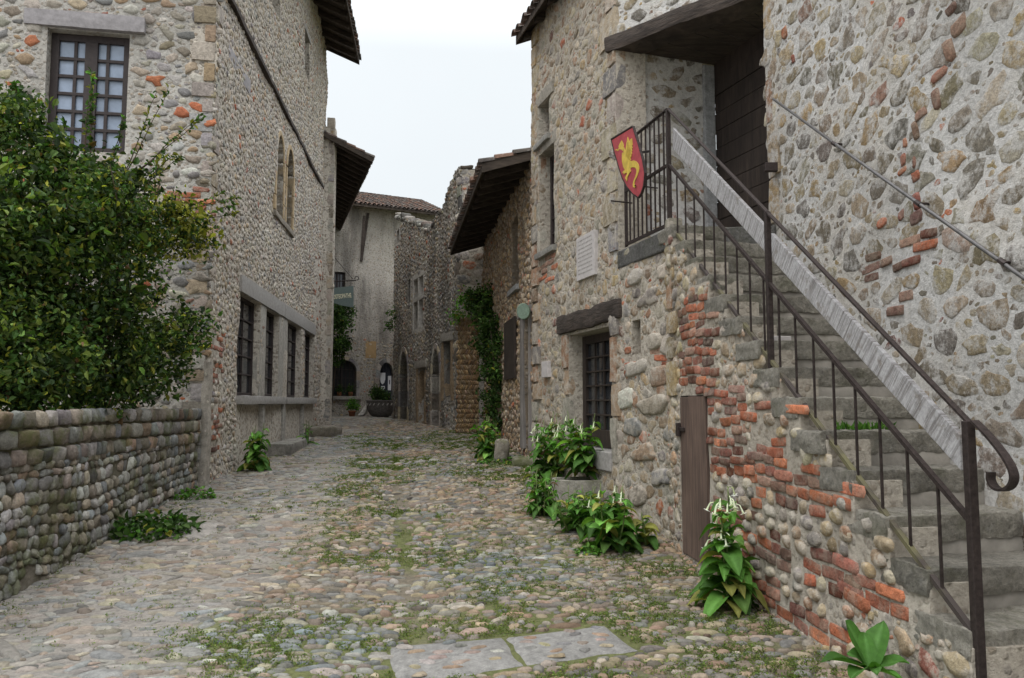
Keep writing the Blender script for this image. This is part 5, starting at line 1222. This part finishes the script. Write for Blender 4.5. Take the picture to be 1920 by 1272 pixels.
def tobacco(base, H, spread, nl, nf, label, seed, name='tobacco_plant', stems=1, lw=.5, leafL=.24, base_col=FRESH, yel=.06):
    g = np.random.default_rng(seed); t = thing(name, label, 'plant', base)
    ls, st, fls = MB(), MB(), []
    for s in range(stems):
        o = np.array([g.normal(0, spread*.35), g.normal(0, spread*.35), 0]) if stems > 1 else np.zeros(3)
        hh = H*g.uniform(.75, 1.0) if s else H; top = base+o*1.4+np.array([g.normal(0, .04), g.normal(0, .04), hh])
        k = np.linspace(0, 1, 7)[:, None]; pts = base+o*.5+(top-base-o*.5)*k+np.sin(k*3)*g.normal(0, .02, 3); st.tube(pts, np.linspace(.011, .004, 7), 6)
        n = max(3, nl//stems)
        for i in range(n):
            f = (i+.5)/n*.86; p = base+o*.5+(top-base-o*.5)*f; Lf = leafL*(1.15-.75*f)*g.uniform(.8, 1.2)
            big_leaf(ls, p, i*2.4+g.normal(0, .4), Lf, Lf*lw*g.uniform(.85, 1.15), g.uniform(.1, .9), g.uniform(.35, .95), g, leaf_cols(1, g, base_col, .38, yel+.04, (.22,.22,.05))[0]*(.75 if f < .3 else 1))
        for i in range(nf//stems):
            b = p_ = top-np.array([0, 0, g.uniform(0, .22)*H]); az = g.uniform(0, 6.28) if i else -1.9; d = np.array([math.cos(az), math.sin(az), .3])
            q0 = b+d*g.uniform(.03, .08); st.tube([b, (b+q0)/2+np.array([0, 0, .015]), q0], .003, 4); fl = MB(); fls.append(fl); trumpet(fl, q0, d*np.array([.8, .8, 1]), g.uniform(.085, .12), g)
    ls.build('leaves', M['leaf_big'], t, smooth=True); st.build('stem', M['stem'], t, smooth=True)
    for fl in fls: fl.build('flower', M['petal'], t)
    
    return t
b1 = ghit(1372, 1142); tobacco(b1, .90, .16, 78, 20, 'tall tobacco plant with drooping white trumpets in front of the storage door', 71, leafL=.31, stems=3)
b2 = ghit(1150, 1032); tobacco(b2, .66, .30, 130, 9, 'broad tobacco plant sprawling over the cobbles left of the storage door', 72, stems=8, leafL=.29)
b2b = ghit(1215, 1026); tobacco(b2b, .34, .16, 18, 0, 'small plant with one big yellowing leaf at the wall foot', 78, 'leafy_plant', 2, yel=.5)
b3 = ghit(1092, 935); tobacco(b3+np.array([0, .1, .30]), .78, .28, 120, 8, 'bushy tobacco plant rising out of the stone trough', 73, stems=7, leafL=.30)
b4 = ghit(1030, 900); tobacco(b4, .95, .30, 130, 16, 'tobacco plant thick with white trumpets, left of the stone trough', 74, stems=8, leafL=.27)
b5 = ghit(1018, 968); tobacco(b5, .55, .3, 80, 0, 'low bright leafy plant in front of the trough, without flowers', 75, 'leafy_plant', 8, leafL=.22)
b6 = ghit(918, 862); tobacco(b6, .72, .3, 90, 0, 'light green leafy plant at the foot of the narrow brown house', 76, 'leafy_plant', 6, leafL=.28)
b7 = ghit(480, 884); tobacco(b7, .78, .18, 70, 0, 'upright leafy plant against the left house below the first window', 77, 'leafy_plant', 4, leafL=.32, yel=.1)
b8 = ghit(575, 836); tobacco(b8, .55, .1, 22, 0, 'narrow yellow-green fern beside the stone block at the left wall', 79, 'fern', 4, lw=.18, leafL=.34)
b9 = ghit(1085, 1000); tobacco(b9, .50, .42, 130, 4, 'leafy growth hiding the foot of the trough, between it and the sprawling tobacco plant', 80, 'leafy_plant', 12, leafL=.23)
# rosette in the right foreground
b = at(1632, 1262, 4.12); g = np.random.default_rng(90); t = thing('leafy_rosette', 'rosette of big fresh green leaves by the foot of the stair', 'plant', b); m = MB()
for i, (az, L, W_, rs, dr) in enumerate([(2.3,.34,.13,1.15,.25),(.75,.36,.13,.95,.22),(1.45,.26,.10,1.2,.3),(3.3,.34,.13,.45,.25),(-.1,.25,.11,.5,.3),(-2.4,.27,.12,.35,.3),(-1.1,.26,.12,.3,.35),(-1.8,.22,.1,.6,.4),(2.9,.2,.09,.9,.4)]):
    big_leaf(m, b+np.array([0, 0, .01]), az, L, W_, rs, dr, g, np.array([.06,.155,.026])*g.uniform(.65, 1.35), 10, 7, .07)
m.build('leaves', M['leaf_big'], t, smooth=True)

def weed(pxy, n, r, label, seed, L=.06, name='weed_patch', h=.12, base=FRESH):
    g = np.random.default_rng(seed); c = ghit(*pxy); t = thing(name, label, 'weeds', c); m = MB()
    a = g.uniform(0, 6.28, n); q_ = np.sqrt(g.random(n))*r; x, y = c[0]+np.cos(a)*q_*1.5, c[1]+np.sin(a)*q_
    P = np.stack([x, y, G(x, y)+g.random(n)*h*(1-q_/r*.7)], 1); ll = L*g.uniform(.5, 1.3, n)
    leaf_cards(m, P, unit(rdir(n, g)+np.array([0, 0, .25])), rdir(n, g)*.5+np.array([0, 0, 1.]), ll, ll*.75, leaf_cols(n, g, base, .25, .04)); m.build('leaves', M['leaf'], t)
weed((285, 1003), 420, .34, 'low dark broad-leaved weeds against the garden wall', 91, .085, h=.28, base=GREEN+FRESH[:1])
weed((365, 935), 160, .18, 'small weed tuft at the near corner of the left house', 92, .06, h=.18)
weed((1105, 1040), 120, .10, 'small weed tuft among cobbles before the sprawling tobacco plant', 93, .045, h=.10)
weed((945, 868), 200, .3, 'weeds round the grey kerb rock by the narrow house', 94, .06, h=.12)
# grass in the corner of one step
zi = WS.pt(1560, 768, -.35); t = thing('grass_tuft', 'green grass tuft growing in the corner of a stair step', 'grass tuft', (2.45, Y0+TREAD*4.85, ZS+RISE*4)); m = MB(); g = np.random.default_rng(96)
n = 140; P = np.stack([g.uniform(2.16, 2.55, n), np.full(n, Y0+TREAD*4.88)+g.normal(0, .02, n), np.full(n, ZS+RISE*4)], 1); leaf_cards(m, P, rdir(n, g)*.5+np.array([0, -.3, .9]), rdir(n, g), g.uniform(.03, .08, n), g.uniform(.008, .02, n), leaf_cols(n, g, FRESH)); m.build('blades', M['leaf'], t)

# moss and small weeds between the cobbles
g = np.random.default_rng(200); n = 110000
x = g.uniform(-4.6, 2.3, n); y = 2.9+g.random(n)**1.5*17; cz_ = concrete(x, y); inn = (x > xleft(y)) & (x < xright(y)-.02)
pat = fbm(x*.9, y*.9, 5); fine = fbm(x*4, y*4, 6, 3)
ed = np.clip((x - np.interp(y, [3, 7.5, 12, 20], [1.4, .8, -.4, -2.4])), 0, 1)*.5 + np.exp(-np.abs(x-xleft(y))/.12)*.3
right = np.clip((x-xgut(y))*1.2, 0, 1)*.05
pr = np.clip((pat + ed + right + .10 - .45)*3.2, 0, 1)*np.clip((fine-.40)*6, 0, 1)*(1-cz_*.9)
ok = inn & (g.random(n) < pr) & ~in_poly(x, y, slabA, .05) & ~in_poly(x, y, slabB, .05); x, y = x[ok], y[ok]; k = len(x)
rep = 9; P = np.stack([np.repeat(x, rep), np.repeat(y, rep), np.zeros(k*rep)], 1) + np.append(g.normal(0, .020, (k*rep, 2)), np.zeros((k*rep, 1)), 1)
P[:, 2] = G(P[:, 0], P[:, 1]) + g.uniform(.004, .02, k*rep); nn = k*rep; ll = g.uniform(.006, .019, nn)*np.where(np.repeat(y, rep) > 9, 1.5, 1)
m = MB(); leaf_cards(m, P, rdir(nn, g)*1.0+np.array([0, 0, .35]), rdir(nn, g)*.4+np.array([0, 0, 1.]), ll, ll*.65, leaf_cols(nn, g, [(.115,.150,.034),(.09,.150,.030),(.14,.155,.04),(.08,.115,.028)], .25))
tag(m.build('moss', M['leaf']), 'patches of moss and tiny weeds in the joints of the cobbles', 'moss', kind='stuff')

# ------------------------------------------------------------------ stones and pots
def boulder(name, label, cat, o, dims, col, seed, mat='lichen', rot=0, tilt=0, group=None, parent=None):
    c, s = math.cos(rot), math.sin(rot); mb = MB(); ex_ = np.array([c, s, 0])*dims[0]; ey_ = np.array([-s, c, 0])*dims[1]; ez_ = np.array([math.sin(tilt)*c, math.sin(tilt)*s, math.cos(tilt)])*dims[2]
    o = np.asarray(o, float) - ex_/2 - ey_/2 - (0, 0, .05)
    rough_box(mb, o, ex_, ey_, ez_, (8, 8, 8), .03*max(dims)/.5, 3.0, seed, min(dims)*.35, col); ob = mb.build(name, M[mat], None, smooth=True); return tag(ob, label, cat, group)
boulder('kerb_rock', 'grey upright kerb rock by the narrow house, weeds round it', 'rock', ghit(941, 868), (.24, .24, .42), (.22,.195,.16), 3, 'mossy')
boulder('kerb_rock', 'mossy rock lying between the grey kerb rock and the tobacco plants', 'rock', ghit(985, 872), (.42, .3, .16), (.2,.19,.15), 4, 'mossy')
boulder('stone_block', 'low mossy stone block at the far corner of the left house', 'block', ghit(607, 818), (.75, .6, .30), (.20,.175,.145), 5, rot=-.1)
boulder('white_stone', 'pale leaning stone beside the stone basin', 'stone', at(676, 779, 31.5), (.27, .24, .66), (.55,.52,.48), 6, 'stone', tilt=.6)
s0_ = WL.hit(512, 850)[0]; zb_ = float(gw(WL, np.array([s0_+.8]))[0])
BN = thing('stone_bench', 'long grey stone ledge on the ground below the four left windows', 'ledge', WL.P(s0_, zb_, .2)[0]); mb = MB()
for k, (a, b) in enumerate(((-.9, .55), (.58, 2.3))): rough_box(mb, WL.P(s0_+a, zb_-.1, .02)[0], WL.e3*(b-a), WL.n3*.5, (0, 0, .26), (10, 5, 4), .018, 3, k, .04, (.24,.225,.20))
mb.build('ledge', M['lichen'], BN, smooth=True)
pv = ghit(395, 985); 
boulder('kerb_slab', 'flat worn slab in the pavement beyond the dark weeds by the garden wall', 'slab', ghit(395, 1000) + np.array([0, .3, -.02]), (.55, 1.1, .08), (.27,.25,.225), 8, 'ashlar', -.08)
TR = thing('stone_trough', 'rough stone trough holding a tobacco plant below the glazed door', 'planter', ghit(1092, 940)); mb = MB(); o = ghit(1092, 940)
for a, b, c, d in ((-.36, -.02, .74, .07), (-.36, .36, .74, .07)): rough_box(mb, o+np.array([a, b, -.06]), (c, 0, 0), (0, d, 0), (0, 0, .32), (8, 3, 5), .015, 4, 3, .03, (.25,.235,.20))
for a in (-.36, .31): rough_box(mb, o+np.array([a, .052, -.06]), (.07, 0, 0), (0, .30, 0), (0, 0, .31), (3, 5, 5), .015, 4, 5, .03, (.25,.235,.20))
mb.build('trough', M['mossy'], TR, smooth=True); MB().box(o+np.array([-.3, .05, 0]), (.62, 0, 0), (0, .32, 0), (0, 0, .23)).build('earth', M['soil'], TR)
def lathe(mb, c, prof, K=28, col=(.3,.3,.3)):
    a = np.linspace(0, 2*math.pi, K, endpoint=False); V = np.concatenate([c + np.stack([r*np.cos(a), r*np.sin(a), np.full(K, z)], 1) for r, z in prof]); k = np.arange(K); k2 = (k+1) % K
    mb.add(V, np.concatenate([np.stack([i*K+k, i*K+k2, (i+1)*K+k2, (i+1)*K+k], 1) for i in range(len(prof)-1)]), col)
c = at(714, 781, 31.0); c[2] = float(G(c[0], c[1]))
BW = thing('stone_basin', 'round carved stone basin planted with dark foliage, before the arched door', 'basin', c); mb = MB()
lathe(mb, c, [(1.22*r_, 1.22*z_) for r_, z_ in [(0, -.02), (.22, -.02), (.34, .08), (.43, .22), (.46, .34), (.47, .50), (.49, .52), (.49, .55), (.42, .55), (.40, .40), (0, .38)]]); bo = mb.build('bowl', M['pot_stone'], BW, smooth=True)
mb = MB()
for a in np.linspace(0, 2*math.pi, 20, endpoint=False):
    d = np.array([math.cos(a), math.sin(a), 0]); s = np.array([-d[1], d[0], 0]); p = c + d*.568 + np.array([0, 0, .51]); mb.bar(p - s*.03 - np.array([0, 0, .04]), p + s*.03 + np.array([0, 0, .04]), .05, .03, d, (.5,.48,.45))
mb.build('carved_band', M['ashlar'], bo)
creeper('potted_plant', 'dark rounded foliage plant growing in the stone basin', [(712,742,31,13),(704,735,31,8),(722,746,31,8)], .06, 65, 'plant')
c = at(660, 781, 31.7); c[2] = float(G(c[0], c[1])); TP = thing('terracotta_pot', 'small terracotta flowerpot on the ground left of the pale leaning stone', 'flowerpot', c); mb = MB(); lathe(mb, c, [(0, 0), (.10, 0), (.14, .2), (.16, .2), (.16, .25), (.13, .25), (.12, .2), (0, .2)], 18); mb.build('pot', M['terracotta'], TP, smooth=True)
creeper('potted_plant', 'loose green plant in the small terracotta flowerpot', [(659,758,31.7,11,.7),(666,764,31.7,7,.7)], .05, 66, 'plant', base=FRESH)
for k, (px, lab) in enumerate(((636, 'left'), (657, 'right'))):
    a_, z_ = WE.hit(px, 741); p = WE.P(a_, ea[2]+.0, .03)[0]; t = thing('window_pot', f'terracotta window-sill pot with its plant, {lab} of the two in the arched window', 'flowerpot', p, 'pots on the arched window sill'); mb = MB(); lathe(mb, p, [(0, 0), (.07, 0), (.10, .17), (.08, .17), (0, .15)], 14); mb.build('pot', M['terracotta'], t, smooth=True)
    g = np.random.default_rng(300+k); n = 120; m = MB(); P = p + np.array([0, 0, .28]) + g.normal(0, .10, (n, 3)); ll = g.uniform(.05, .09, n); leaf_cards(m, P, rdir(n, g), rdir(n, g)+np.array([0, 0, .8]), ll, ll*.8, leaf_cols(n, g, GREEN)); m.build('leaves', M['leaf'], t)
